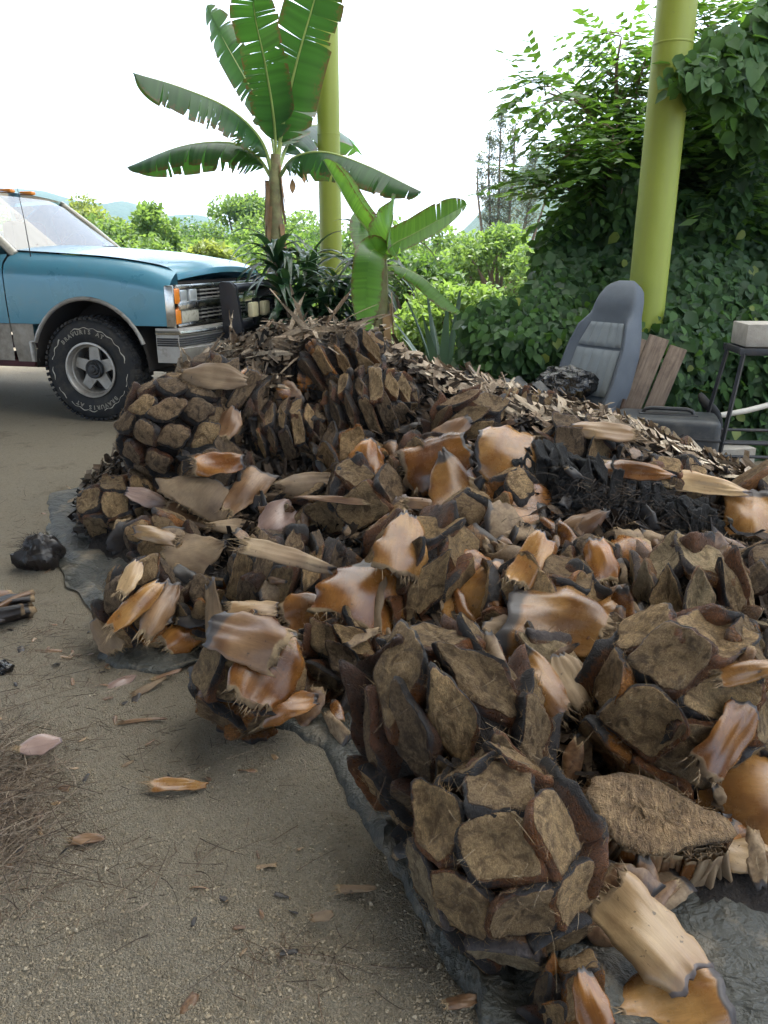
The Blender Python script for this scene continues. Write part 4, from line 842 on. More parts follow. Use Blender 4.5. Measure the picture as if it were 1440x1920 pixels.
# wheels
tyre_r, tyre_w = .402, .27
tp = [(.205, -.105), (.225, -.125), (.27, -.136), (.33, -.136), (.366, -.122), (.388, -.105), (.396, -.085), (.398, 0), (.396, .085), (.388, .105), (.366, .122), (.33, .136), (.27, .136), (.225, .125), (.205, .105)]
me_tyre = None
def wheel(x, y, lettered, sgn):
    wr = empty('wheel', (x, y, tyre_r - .004), parent=truck); s = -1 if sgn < 0 else 1
    tb_ = MB().lathe(tp, 72, 'Y'); rg = random.Random(4)
    for k in range(56):                                   # tread blocks
        a = 2 * math.pi * k / 56
        for row, yy in enumerate((-.10, -.052, 0, .052, .10)):
            aa = a + (row % 2) * math.pi / 56; rad = .400 if abs(yy) < .09 else .390
            ro = Euler((0, -aa, 0)); ce = Vector((rad * math.cos(aa), yy, rad * math.sin(aa)))
            tb_.box(ce, (.016, .042 if abs(yy) < .09 else .055, .026), 0, ro)
    tb_.build('tyre', M['rubber'], wr)
    rim = MB().lathe([(.212, .12 * s), (.214, .136 * s), (.200, .138 * s), (.192, .125 * s), (.186, .09 * s), (.178, .085 * s), (.17, .02 * s), (.165, -.10 * s)], 48, 'Y').build('rim', M['dull_metal'], wr)
    MB().lathe([(.17, .0), (.001, .0)], 40, 'Y', (0, -.02 * s, 0)).build('brake_disc', M['under_dark'], wr)
    star = []
    for k in range(10):
        a = math.pi / 2 + math.pi * k / 5 + .0; rad = .178 if k % 2 == 0 else .082; 
        if k % 2 == 0: star += [(rad * math.cos(a + .22), .055 * s, rad * math.sin(a + .22)), (rad * math.cos(a - .22), .055 * s, rad * math.sin(a - .22))][::-1]
        else: star.append((rad * math.cos(a), .055 * s, rad * math.sin(a)))
    MB().prism(star, (0, -.03 * s, 0)).build('spoke_star', M['dull_metal'], wr, smooth=False)
    MB().lathe([(.073, .05 * s), (.073, .085 * s), (.062, .092 * s), (.045, .086 * s), (.040, .098 * s), (.026, .10 * s), (.022, .112 * s), (.001, .114 * s)], 32, 'Y').build('hub_cap', M['black_plastic'], wr)
    if lettered:
        # scuffed whitewall ring
        rg = random.Random(2); P = []; ring = MB(); n = 220; yy = .1395 * s
        for k in range(n):
            a0, a1 = 2 * math.pi * k / n, 2 * math.pi * (k + 1) / n
            wdt = .010 * (.35 + .65 * abs(math.sin(k * .13) * math.sin(k * .31 + 1))) * (1 if vn(k * .21, 1.5, 3) > .36 else 0)
            if math.sin(a0) < -.2 or math.sin(a0) > .75: wdt *= .7
            if wdt < .0015: continue
            r0 = .318 + .005 * math.sin(k * .7); 
            ring.add([(r0 * math.cos(a0), yy, r0 * math.sin(a0)), ((r0 + wdt) * math.cos(a0), yy, (r0 + wdt) * math.sin(a0)), ((r0 + wdt) * math.cos(a1), yy, (r0 + wdt) * math.sin(a1)), (r0 * math.cos(a1), yy, r0 * math.sin(a1))], [(0, 1, 2, 3)])
        tag(ring.build('whitewall_ring', M['white_mark'], wr, smooth=False), kind='stuff')
        let = empty('raised_lettering', (0, 0, 0), parent=wr); txt = 'BRAVURIS AT'
        for start, inward in ((math.radians(134), 1), (math.radians(-46), -1)):
            for i, ch in enumerate(txt):
                if ch == ' ': continue
                cu = bpy.data.curves.new('letter', 'FONT'); cu.body = ch; cu.size = .044; cu.align_x = 'CENTER'; cu.fill_mode = 'NONE'; cu.bevel_depth = .0009; cu.bevel_resolution = 0; cu.resolution_u = 3
                tmp = bpy.data.objects.new('letter', cu); COL.objects.link(tmp); dg = bpy.context.evaluated_depsgraph_get(); me = bpy.data.meshes.new_from_object(tmp.evaluated_get(dg)); bpy.data.objects.remove(tmp); bpy.data.curves.remove(cu)
                a = start - i * math.radians(7.2); rad = .277
                # letter plane: seen from outside (-y side): image right = +x, up = +z
                Xl = Vector((math.sin(a), 0, -math.cos(a))); Yl = Vector((math.cos(a), 0, math.sin(a)))
                co = [Xl * v.co.x * 1.05 + Yl * (rad + v.co.y) + Vector((0, yy + v.co.z, 0)) for v in me.vertices]
                for v, p in zip(me.vertices, co): v.co = p
                me.name = 'letter'; me.materials.clear(); me.materials.append(M['white_mark']); link('letter', me, let)
    return wr
wheel(0, -.845, True, -1); wheel(0, .845, False, 1); wheel(-3.3, -.845, False, -1); wheel(-3.3, .845, False, 1)
# cab
def strip(rows, name, m, p=truck): return MB().grid(rows).build(name, m, p)
for sgn in (-1, 1):
    yy = sgn * HW
    d = strip([[(x, sgn * (HW - .012 * ((z - .95) / .3) ** 2 - (.09 * max(0, (z - 1.14) / .12) ** 2)), z) for z in (.74, .84, .94, 1.04, 1.14, 1.2, 1.255)] for x in (-.69, -1.1, -1.5, -1.78)], 'door', M['blue'])
    strip([[(x, sgn * (HW - .012), z) for z in (.45, .55, .65, .735)] for x in (-.69, -1.2, -1.78)], 'door_lower', M['lower'], d)
    MB().box((-1.66, sgn * (HW + .015), 1.1), (.14, .03, .04), .008).build('handle', M['black_plastic'], d)
    strip([[(-.80, sgn * .865, 1.26), (-1.22, sgn * .745, 1.70)], [(-1.3, sgn * .865, 1.26), (-1.4, sgn * .745, 1.72)], [(-1.80, sgn * .865, 1.26), (-1.80, sgn * .745, 1.70)]], 'side_window', M['glass'], d)
    MB().tube([(-.66, sgn * .80, 1.25), (-.95, sgn * .765, 1.50), (-1.24, sgn * .72, 1.72)], [.035, .03, .03], 10).build('windshield_pillar', M['lens_dull'], truck)
    MB().box((-1.83, sgn * .83, 1.45), (.08, .10, .62), .02).box((-1.83, sgn * .9, .85), (.1, .08, .85), .01).build('rear_pillar', M['blue'], truck)
    strip([[(x, sgn * HW, z) for z in (.74, .9, 1.1, 1.22)] for x in (-1.9, -2.6, -2.85)], 'bed_side', M['blue']); strip([[(x, sgn * HW, z) for z in (.74 if x > -2.9 or x < -3.75 else .93, 1.0, 1.22)] for x in (-2.85, -3.0, -3.3, -3.6, -3.85, -4.5)], 'bed_side', M['blue'])
    strip([[(x, sgn * (HW - .012), z) for z in (.48, .735)] for x in (-1.9, -2.8)], 'bed_lower', M['lower'])
P = []
for i in range(9):
    f = i / 8; x = -.64 - .60 * f; z = 1.275 + .455 * f; hw_ = .78 - .08 * f
    P.append([(x + .10 * (1 - (y / hw_) ** 2), y, z) for y in np.linspace(-hw_, hw_, 17)])
strip(P, 'windshield', M['glass'])
MB().box((-.60, 0, 1.235), (.16, 1.5, .03), .01).build('cowl', M['black_plastic'], truck)
strip([[(x, y, 1.735 + .05 * (1 - (y / .8) ** 2) - .03 * ((x + 1.5) / .35) ** 4) for y in np.linspace(-.74, .74, 13)] for x in (-1.2, -1.25, -1.35, -1.5, -1.65, -1.8, -1.86)], 'cab_roof', M['blue'])
MB().box((-1.88, 0, 1.1), (.04, 1.6, .75), .01).build('cab_back', M['blue'], truck)
MB().box((-1.45, -.42, 1.2), (.14, .5, .7), .05).box((-1.45, .42, 1.2), (.14, .5, .7), .05).box((-1.2, 0, .85), (.6, 1.5, .18), .05).build('bench_seat', M['seat_cloth_dark'], truck)
MB().box((-.78, 0, 1.19), (.22, 1.5, .10), .03).build('dashboard', M['black_plastic'], truck)
sw = MB().lathe([(.19 + .013 * math.cos(a), .013 * math.sin(a)) for a in np.linspace(0, 6.28, 8)[:-1]], 28, closed=True).build('steering_wheel', M['black_plastic'], truck, (-.98, .40, 1.28)); sw.rotation_euler = (0, math.radians(-60), 0)
for yy, x0 in ((-.62, -.585), (.1, -.57)):
    MB().tube([(x0 - .02, yy, 1.272), (x0 - .075, yy + .15, 1.318), (x0 - .09, yy + .52, 1.325)], .009, 6).box((x0 - .082, yy + .33, 1.328), (.018, .46, .012), .002).build('wiper', M['black_plastic'], truck)
MB().tube([(-.50, -.83, 1.22), (-.51, -.835, 1.5), (-.535, -.84, 1.78)], [.004, .003, .002], 6).build('antenna', M['black_plastic'], truck)
for yy in (-.28, 0, .28): MB().box((-1.27, yy, 1.785), (.13, .07, .035), .014).build('roof_marker_lamp', M['amber_lens'], truck)
MB().box((-1.9, -.62, .42), (2.6, .10, .12), .01).box((-1.9, .62, .42), (2.6, .10, .12), .01).box((-1.2, -.86, .425), (1.3, .06, .06), .01).build('frame_rail', M['maroon'], truck)
MB().box((-.1, 0, .42), (1.2, .9, .2), .04).box((0, 0, .40), (.1, 1.5, .1), .02).build('axle', M['under_dark'], truck)
MB().box((-3.2, 0, .72), (2.6, 1.86, .04)).box((-4.5, 0, .95), (.04, 1.88, .5), .01).build('bed_floor', M['under_dark'], truck)
# ------------------------------------------------------------------ foliage
def leafmat(name, a, b, rough=.4, trans=.35, tcol=None, scale=3., spec=.5):
    t = NT(name); at_ = t.sep(t.attr('tone')); c = t.coord(rnd=True); n1 = t.noise(c, scale, 3, .6)
    col = t.mix(t.math('ADD', t.math('MULTIPLY', at_[0], .8), t.math('MULTIPLY', n1, .3)), a, b)
    tc = tcol or tuple(min(1, x * 2.2) for x in b)
    M[name] = t.bsdf(col, rough, spec=spec, trans=(trans, tc)); return M[name]
leafmat('fol_dark', (.014, .042, .016), (.05, .11, .03), .6, .3, (.12, .26, .03), 3., .22)
leafmat('fol_vine', (.010, .032, .014), (.036, .085, .028), .5, .25, (.09, .20, .03), 3., .3)
leafmat('fol_feather', (.022, .072, .016), (.07, .145, .03), .5, .36, (.17, .34, .035))
leafmat('fol_mid', (.025, .07, .018), (.075, .14, .032), .5, .36, (.17, .31, .04))
leafmat('fol_bright', (.05, .115, .025), (.125, .205, .045), .55, .4, (.27, .42, .07))
leafmat('fol_yellow', (.08, .13, .025), (.18, .23, .05), .55, .4, (.36, .43, .07))
leafmat('fol_grey', (.075, .10, .07), (.14, .17, .11), .6, .3, (.22, .28, .14))
def bananamat(name, a, b, tr, tc):
    t = NT(name); z = t.sep(t.attr('tone')); c = t.coord(rnd=True); n1 = t.noise(c, 7, 4, .6); n2 = t.noise(c, 40, 3, .6)
    col = t.mix(t.math('ADD', t.math('MULTIPLY', z[0], .75), t.math('MULTIPLY', n1, .25)), a, b); br = t.mr(t.math('ADD', z[1], t.math('MULTIPLY', t.math('SUBTRACT', n2, .5), .9)), .82, 1.05)
    col = t.mix(br, col, (.13, .085, .035)); tcl = t.mix(t.math('MULTIPLY', z[0], 1.), tuple(x * .6 for x in tc), tc); tcl = t.mix(br, tcl, (.12, .07, .02))
    M[name] = t.bsdf(col, t.mr(n1, .3, .7, .28, .42), spec=.5, trans=(tr, tcl))
bananamat('banana_blade', (.012, .045, .020), (.03, .095, .03), .33, (.09, .27, .025)); bananamat('banana_young', (.035, .12, .02), (.075, .20, .035), .48, (.27, .55, .05))
leafmat('strap_leaf', (.010, .032, .018), (.028, .07, .03), .28, .15, (.06, .14, .03), 6)
leafmat('agave_blade', (.06, .10, .075), (.11, .16, .12), .5, .1, (.1, .2, .1), 6)
plain('bark', (.16, .12, .085), .9, 0, .35, 12, .6); plain('banana_stem', (.20, .20, .09), .6, 0, .4, 10, .4, dirt=((.17, .10, .055), 8, .45, .9)); plain('midrib', (.26, .34, .10), .45, 0, .15)
plain('dead_leaf', (.28, .17, .085), .8, 0, .35, 8, .4); plain('yellow_leaf', (.42, .38, .06), .5, 0, .2, 8)

def cat(P, n):
    P = [Vector(p) for p in P]; P = [P[0] * 2 - P[1]] + P + [P[-1] * 2 - P[-2]]; out = []; m_ = len(P) - 3
    for k in range(n):
        u = k / (n - 1) * m_; i = min(int(u), m_ - 1); f = u - i; a, b, c, d = P[i:i + 4]
        out.append(.5 * ((2 * b) + (c - a) * f + (2 * a - 5 * b + 4 * c - d) * f * f + (3 * b - a - 3 * c + d) * f ** 3))
    return out
def banana_leaf(parent, pts, width, up, fold, droop, tear, seed, m='banana_blade', petiole=.12):
    """midrib through pts; blade on both sides torn into strips; fold = V angle, droop = extra hang at the edge"""
    r = random.Random(seed); n = 64; mid = cat(pts, n); base = parent.location; up = Vector(up).normalized(); V = []; Fc = []; T = []
    L = sum((mid[i + 1] - mid[i]).length for i in range(n - 1))
    def wd(s):
        if s < petiole: return 0
        q = (s - petiole) / (1 - petiole); return width * min(1, (q / .16)) ** .55 * (max(0, 1 - max(0, (q - .62) / .38) ** 2.2)) ** .6
    def midp(s):
        s = min(max(s, 0), 1) * (n - 1); i = min(int(s), n - 2); return mid[i].lerp(mid[i + 1], s - i)
    for sg in (-1, 1):
        s = petiole; k = 0
        while s < .995:
            ds = r.uniform(.012, .03) * (1.5 if tear < .3 else 1); glen = max(1, int(r.expovariate(tear / 2.2 + .05)))
            e = min(1, s + ds * glen); dj = r.gauss(0, .22) * min(1, tear * 2); shrink = r.uniform(.06, .30) * min(1, tear * 2); cm = (s + e) / 2; tone = r.uniform(.2, .8); kx = r.choice((1.4, 2., 3., 6.)); cutl = r.uniform(.85, 1.03) if tear > .1 else 1.
            nst = max(2, int((e - s) / .012) + 1); rows = []
            for a in range(nst + 1):
                ss = s + (e - s) * a / nst; p = midp(ss); tan = (midp(ss + .02) - midp(ss - .02)).normalized(); S_ = tan.cross(up).normalized() * sg; U_ = S_.cross(tan) * sg; U_ = U_ if U_.dot(up) > 0 else -U_
                w_ = wd(ss) * cutl; row = []; q0 = p + U_ * .004; ang = fold
                for b in range(8):
                    f = b / 7; row.append(q0 + tan * ((cm - ss) * L * shrink * f ** kx + .10 * w_ * f)); an = fold + (droop + dj) * f
                    q0 = q0 + (S_ * math.cos(an) + U_ * math.sin(an)) * (w_ / 7)
                    if droop < -.7: q0 = q0 + Vector((0, 0, -.16 * w_ / 7 * f))
                rows.append(row)
            b0 = len(V)
            for row in rows:
                vein = r.gauss(0, .22)
                for ei, p in enumerate(row): V.append(tuple(p - base)); T.append((min(1, max(0, tone + vein)), ei / 7, 0))
            for a in range(nst):
                for b in range(7): q = b0 + a * 8 + b; Fc.append((q, q + 1, q + 9, q + 8))
            s = e
    lf = link('leaf', mesh('leaf', V, Fc, M[m], True, {'tone': T}), parent)
    MB().tube([p - base for p in mid[::3] + [mid[-1]]], [.022 * (1 - .9 * i / 22) * width / .3 for i in range(len(mid[::3]) + 1)], 8).build('midrib', M['midrib'], lf)
    return lf
def pxs(l, up_=None): return [at(x, y, Y) for x, y, Y in l]
Yb = 8.0
bp = empty('banana_plant', (at(517, 440, Yb).x, Yb, 0)); tag(bp, 'tall banana plant with torn dark leaves between truck and column', 'banana plant')
top = at(517, 300, Yb); bx_ = bp.location
st = MB(); st.tube([Vector((0, 0, 0)), Vector((.01, 0, .6)), Vector((-.01, 0, 1.2)), Vector((0, 0, 1.7)), top - bx_ + Vector((0, 0, .05))], [.12, .105, .085, .07, .045], 14); st.build('pseudostem', M['banana_stem'], bp)
for k in range(16):
    a = R.uniform(0, 6.28); z = R.uniform(.9, 1.95); q = .085 - .02 * (z - .9); rw = []
    for i in range(5):
        f = i / 4; rw.append([(math.cos(a + da) * (q + .015 + .03 * f * f), math.sin(a + da) * (q + .015 + .03 * f * f), z + .12 - .36 * f) for da in (-.5 + .3 * f, 0, .5 - .3 * f)])
    MB().grid(rw).build('dead_sheath', M['dead_leaf'], bp)
banana_leaf(bp, pxs([(512, 330, 8), (488, 262, 7.9), (430, 205, 7.7), (340, 165, 7.5), (246, 136, 7.3)]), .30, (0.1, -.3, 1), -.55, -.55, .8, 1)
banana_leaf(bp, pxs([(510, 335, 8), (480, 292, 8.05), (430, 268, 8.1), (340, 275, 8.2), (238, 314, 8.3)]), .28, (0, .15, 1), -.75, -.7, .85, 2)
banana_leaf(bp, pxs([(524, 332, 8), (552, 296, 7.8), (610, 286, 7.6), (690, 312, 7.4), (790, 360, 7.2)]), .27, (0, .1, 1), -.8, -.6, .85, 3)
banana_leaf(bp, pxs([(518, 300, 8), (513, 220, 7.85), (497, 120, 7.6), (478, 30, 7.3), (470, -60, 7.1)]), .21, (.1, -1, .35), -.1, .3, .7, 4)
banana_leaf(bp, pxs([(520, 300, 8), (532, 230, 8.0), (556, 120, 7.9), (590, 0, 7.8), (615, -90, 7.7)]), .29, (-.15, -1, .3), .05, .1, .4, 5)
banana_leaf(bp, pxs([(516, 300, 8), (500, 215, 8.2), (462, 150, 8.4), (420, 75, 8.7), (388, 10, 9.0)]), .18, (-.6, -.75, .4), -.1, -.3, .7, 6)
banana_leaf(bp, pxs([(522, 300, 8), (530, 250, 8.2), (545, 205, 8.5), (562, 170, 8.8), (580, 140, 9.1)]), .26, (.2, -.9, .4), .0, .2, .5, 7)
banana_leaf(bp, pxs([(522, 320, 8), (545, 262, 8.3), (590, 235, 8.9), (640, 250, 9.5), (670, 285, 10.0)]), .26, (0, .2, 1), -.6, -.5, .4, 8)
for (x, y, dx) in ((570, 315, 4), (548, 335, 3)):
    p = at(x, y, 8) - bx_; MB().grid([[p + Vector((a * .03 * math.sin(3.1 * f + .1), .02 * math.sin(5 * f), -.14 * f)) for a in (-1, 0, 1)] for f in np.linspace(0, 1, 6)]).build('hanging_dead_leaf', M['dead_leaf'], bp)
Ys = 6.2
b2 = empty('banana_plant', (at(715, 640, Ys).x, Ys, 0)); tag(b2, 'short young banana plant with bright green leaves behind the pile', 'banana plant'); bx2 = b2.location
MB().tube([(0, 0, 0), (.01, 0, .4), (0, 0, .7), at(716, 500, Ys) - bx2, at(716, 470, Ys) - bx2], [.075, .07, .06, .045, .025], 12).build('pseudostem', M['banana_stem'], b2)
for k in range(9):
    a = R.uniform(0, 6.28); z = R.uniform(.3, .85); q = .075; rw = []
    for i in range(5):
        f = i / 4; rw.append([(math.cos(a + da) * (q + .01 + .04 * f * f), math.sin(a + da) * (q + .01 + .04 * f * f), z + .1 - .34 * f) for da in (-.5 + .3 * f, 0, .5 - .3 * f)])
    MB().grid(rw).build('dead_sheath', M['dead_leaf'], b2)
banana_leaf(b2, pxs([(716, 500, 6.2), (705, 455, 6.25), (665, 400, 6.3), (635, 350, 6.35), (606, 300, 6.4)]), .13, (.9, -.3, .5), .9, .2, .03, 11, 'banana_young')
banana_leaf(b2, pxs([(718, 495, 6.2), (735, 462, 6.1), (775, 440, 6.0), (825, 412, 5.9), (876, 384, 5.8)]), .165, (-.3, -.8, .8), .1, .1, .12, 12, 'banana_young')
banana_leaf(b2, pxs([(716, 500, 6.2), (719, 470, 6.1), (728, 440, 5.95), (735, 415, 5.8), (738, 398, 5.7)]), .20, (0, -1, .55), .1, -.2, .16, 13, 'banana_young', .2)
banana_leaf(b2, pxs([(714, 500, 6.2), (706, 472, 6.0), (694, 478, 5.8), (687, 540, 5.7), (684, 625, 5.65)]), .115, (-.1, -1, .2), .0, -.25, .08, 14, 'banana_young')
banana_leaf(b2, pxs([(718, 505, 6.2), (745, 500, 6.2), (790, 520, 6.1), (830, 555, 6.0), (868, 590, 5.9)]), .12, (0, .1, 1), -.5, -.5, .3, 15, 'banana_young')
banana_leaf(b2, pxs([(712, 495, 6.25), (700, 460, 6.4), (690, 425, 6.6), (700, 405, 6.8)]), .15, (0, -1, .3), .1, .1, .1, 16, 'banana_young')

# strap-leaved plant: every leaf an object, shared shapes
def strap_mesh(seed, L, W, sag):
    r = random.Random(seed); V = []; T = []; Fc = []; n = 9; tw = r.uniform(-.4, .4)
    for i in range(n):
        f = i / (n - 1); th = sag * f * f; x = L * (f - .12 * sag * f ** 3); z = L * (.55 * f - .55 * sag * f ** 2.2) ; w_ = W * math.sin(math.pi * min(1, (.12 + .88 * f)) ** .75) * .5 + .002
        for v in (-1, 0, 1): V.append((x, v * w_ * math.cos(tw * f), z + abs(v) * w_ * .35 + v * w_ * math.sin(tw * f))); T.append((r.uniform(.2, .8),) * 3)
    for i in range(n - 1):
        for j in range(2): q = i * 3 + j; Fc.append((q, q + 1, q + 4, q + 3))
    return mesh('strap_leaf', V, Fc, M['strap_leaf'], True, {'tone': T})
SM = [strap_mesh(k, rr.uniform(.42, .62), rr.uniform(.05, .075), rr.uniform(1.0, 2.2)) for k in range(10)]
def strap_plant(px, Y, h, n, label, spread_=.25, seed=0):
    base = Vector(((px - 720) / F * (Y * CT + CAMZ * ST), Y, 0)); root = empty('strap_leaved_shrub', base); tag(root, label, 'shrub'); r = random.Random(seed); ns = 10; per = n // ns
    for s in range(ns):
        a = 6.28 * s / ns + r.uniform(-.4, .4); q = spread_ * r.uniform(.25, 1); hx_ = h * r.uniform(.5, 1.0); tp_ = Vector((q * math.cos(a) * 1.3, q * math.sin(a), hx_))
        MB().tube([(tp_.x * .3, tp_.y * .3, 0), (tp_.x * .7, tp_.y * .7, hx_ * .5), tp_], [.025, .02, .014], 7).build('stem', M['bark'], root)
        for k in range(per):
            f = r.random() ** .7; z = hx_ * (.18 + .82 * f); p = Vector((tp_.x * z / hx_, tp_.y * z / hx_, z)); o = link('strap_leaf', r.choice(SM), root, p); el = -.5 * f + r.uniform(-.35, .5); sc = r.uniform(.75, 1.1)
            o.rotation_euler = (r.uniform(-.3, .3), el, r.uniform(0, 6.28)); o.scale = (sc, sc, sc)
strap_plant(600, 7.0, 1.42, 400, 'dark glossy strap leaved shrub between the banana plants', .50, 1)
strap_plant(540, 7.3, 1.0, 140, 'lower dark strap leaved shrub beside the bull bar', .25, 2)

# upright agave behind the pile
ag = empty('agave_plant', (at(830, 640, 6.6).x, 6.6, 0)); tag(ag, 'grey green upright agave plant behind the crest of the pile', 'agave plant')
for k in range(17):
    a = 2.4 * k; tilt = .12 + .045 * k; L = .95 - .012 * k; rows = []
    for i in range(8):
        f = i / 7; w_ = .04 * math.sin(math.pi * (.25 + .75 * f)) + .001; th = tilt * (.6 + .5 * f); cx = L * f * math.sin(th); cz = L * f * math.cos(th)
        rows.append([(cx * math.cos(a) - v * w_ * math.sin(a) - abs(v) * -.02 * math.cos(a), cx * math.sin(a) + v * w_ * math.cos(a), cz + abs(v) * .008) for v in (-1, 0, 1)])
    MB().grid(rows).build('blade', M['agave_blade'], ag)

# crowns made of many small leaves
def frames(n, rs, updir=None):
    d = rs.normal(size=(n, 3)); d /= np.linalg.norm(d, axis=1)[:, None]; u = rs.normal(size=(n, 3)); u -= d * (u * d).sum(1)[:, None]; u /= np.linalg.norm(u, axis=1)[:, None]; return d, u, np.cross(d, u)
def leaves(name, P, size, m, rs, shape='leaf', hang=.0, parent=None, tonebias=None, face=None):
    """P: leaf positions; each leaf a folded four-corner blade pair"""
    n = len(P); d, u, w_ = frames(n, rs); d[:, 2] -= hang; d /= np.linalg.norm(d, axis=1)[:, None]; w_ = np.cross(d, rs.normal(size=(n, 3)) * .7 + np.array([0, 0, 1.])); w_ /= np.linalg.norm(w_, axis=1)[:, None]; u = np.cross(w_, d)
    if face is not None:
        u = np.array(face, float)[None] + rs.normal(0, .42, (n, 3)); u /= np.linalg.norm(u, axis=1)[:, None]; d = rs.normal(0, .6, (n, 3)) + np.array([0, -.2, -1.]); d -= u * (d * u).sum(1)[:, None]; d /= np.linalg.norm(d, axis=1)[:, None]; w_ = np.cross(d, u)
    L = size * (rs.uniform(.6, 1.25, n) if face is None else rs.uniform(.4, 1.35, n))[:, None]; W = L * (.32 if shape == 'leaf' else .42 if shape == 'broad' else .16)
    a = P; tip = P + d * L; l = P + d * L * .45 + w_ * W + u * W * .35; r_ = P + d * L * .45 - w_ * W + u * W * .35; mid = P + d * L * .5
    if face is not None:                                     # near leaves: rounder outline, arched along the midrib
        cu_ = rs.uniform(-.05, .35, n)[:, None] * L; q = lambda f, s_, k: P + d * L * f + w_ * W * s_ + u * (W * abs(s_) * k - cu_ * f * f)
        V = np.stack([q(0, 0, 0), q(.16, .78, .3), q(.3, 0, 0), q(.16, -.78, .3), q(.55, .92, .3), q(.66, 0, 0), q(.55, -.92, .3), q(1, 0, 0)], 1).reshape(-1, 3); b = np.arange(n)[:, None] * 8
        Fq = np.concatenate([b + np.array([x_]) for x_ in ([0, 3, 2, 1], [1, 2, 5, 4], [2, 3, 6, 5], [4, 5, 6, 7])], 0); tn = rs.uniform(0, 1, n)
        return link(name, quads_mesh(name, V, Fq, M[m], {'tone': np.repeat(tn, 8)}, True), parent)
    V = np.stack([a, l, tip, r_, mid], 1).reshape(-1, 3); b = np.arange(n)[:, None] * 5
    Fq = np.concatenate([b + np.array([[0, 4, 2, 1]]), b + np.array([[0, 3, 2, 4]])], 0)
    tn = rs.uniform(.0, 1., n) if tonebias is None else np.clip(tonebias + rs.normal(0, .22, n), 0, 1)
    return link(name, quads_mesh(name, V, Fq, M[m], {'tone': np.repeat(tn, 5)}), parent)
def clumps(rs, n, blobs, inner=.35):
    B = np.array(blobs, float); wgt = B[:, 3] ** 2; k = rs.choice(len(B), n, p=wgt / wgt.sum()); d = rs.normal(size=(n, 3)); d /= np.linalg.norm(d, axis=1)[:, None]
    rad = B[k, 3] * (inner + (1 - inner) * rs.uniform(0, 1, n) ** .5); sq = B[k, 4] if B.shape[1] > 4 else 1.
    return B[k, :3] + d * rad[:, None] * np.stack([np.ones(n), np.ones(n), np.ones(n) * sq], 1)
def tree(name, label, base, h, wdt, m, size, n, seed, cat_='tree', group=None, shape='leaf', crown_lo=.3, nb=26, branchy=True, hang=.2, col='bark'):
    rs = np.random.RandomState(seed); r = random.Random(seed); root = empty(name, base); tag(root, label, cat_, group); blobs = []; wood = MB(); rt = max(.02, wdt * .035)
    fork = Vector((r.uniform(-.1, .1) * wdt, 0, h * crown_lo)); wood.tube([(0, 0, -.05), fork * .5 + Vector((.05 * wdt, 0, 0)) * .3, fork], [rt * 1.4, rt * 1.1, rt], 9)
    for k in range(nb):
        f = r.random(); z = h * (crown_lo + (1 - crown_lo) * f * .95); pr = math.sin(math.pi * min(1, .18 + .82 * f)) ** .7; a = r.uniform(0, 6.28); q = wdt * .5 * pr * math.sqrt(r.uniform(.15, 1)); c_ = Vector((q * math.cos(a), q * math.sin(a), z)); br = wdt * r.uniform(.09, .19)
        blobs.append((c_.x, c_.y, c_.z, br, r.uniform(.55, .9)))
        if branchy:
            mid_ = fork.lerp(c_, .55) + Vector((r.uniform(-.06, .06) * wdt, r.uniform(-.06, .06) * wdt, -.04 * h)); wood.tube([fork, mid_, c_], [rt * .6, rt * .35, rt * .1], 6)
    wood.build('trunk', M[col], root); leaves('crown', clumps(rs, n, blobs), size, m, rs, shape, hang, root); return root
def gpx(px, Y): return Vector(((px - 720) / F * (Y * CT + CAMZ * ST), Y, 0))
# trees and bushes across the yard, left to right
T_ = [('tree', 'yellow green round tree far behind the truck windshield', 185, 34, 372, 4.2, 'fol_yellow', .20, 6500, 1),
      ('tree', 'slender bright green tree with layered twigs behind the truck hood', 290, 22, 376, 2.2, 'fol_bright', .17, 4200, 2),
      ('tree', 'broad olive green tree in the gap right of the slender one', 375, 36, 432, 6.5, 'fol_mid', .2, 7200, 3),
      ('tree', 'tall rounded light green tree behind the banana stem', 470, 33, 366, 4.6, 'fol_bright', .2, 8600, 4),
      ('tree', 'pale green tree behind the left column', 560, 36, 396, 5.2, 'fol_bright', .2, 7200, 5),
      ('bush', 'bright green bush behind the end of the truck hood', 395, 15, 455, 1.9, 'fol_yellow', .14, 3600, 6),
      ('bush', 'light green bush behind the bull bar', 470, 20, 428, 3.4, 'fol_bright', .15, 7200, 7),
      ('bush', 'light green bush low behind the windshield of the truck', 215, 21, 415, 3.6, 'fol_bright', .15, 6600, 8),
      ('bush', 'green bush seen between the two banana plants', 640, 22, 405, 4.2, 'fol_mid', .16, 7200, 9),
      ('bush', 'pale shrub right of the young banana leaf', 830, 19, 412, 3.6, 'fol_bright', .14, 8200, 10),
      ('bush', 'silvery green shrub in front of the wispy tree', 935, 16, 425, 2.8, 'fol_bright', .12, 8600, 11),
      ('bush', 'low mid green shrub behind the young banana stem', 760, 13, 478, 2.6, 'fol_mid', .12, 6200, 12),
      ('bush', 'bright sunlit shrub just left of the vine hedge', 862, 9.5, 520, 1.7, 'fol_bright', .095, 6200, 13),
      ('bush', 'low sunlit green bush behind the bull bar foot', 520, 12, 540, 2.4, 'fol_bright', .10, 4600, 14),
      ('bush', 'hazy green bush far behind the left edge of the truck', 60, 28, 400, 5, 'fol_mid', .18, 5200, 15)]
T_ = [(nm, lb, px, Y, (at(px, yt, Y).z) * .92, w_, m, sz, n, sd) for nm, lb, px, Y, yt, w_, m, sz, n, sd in T_]
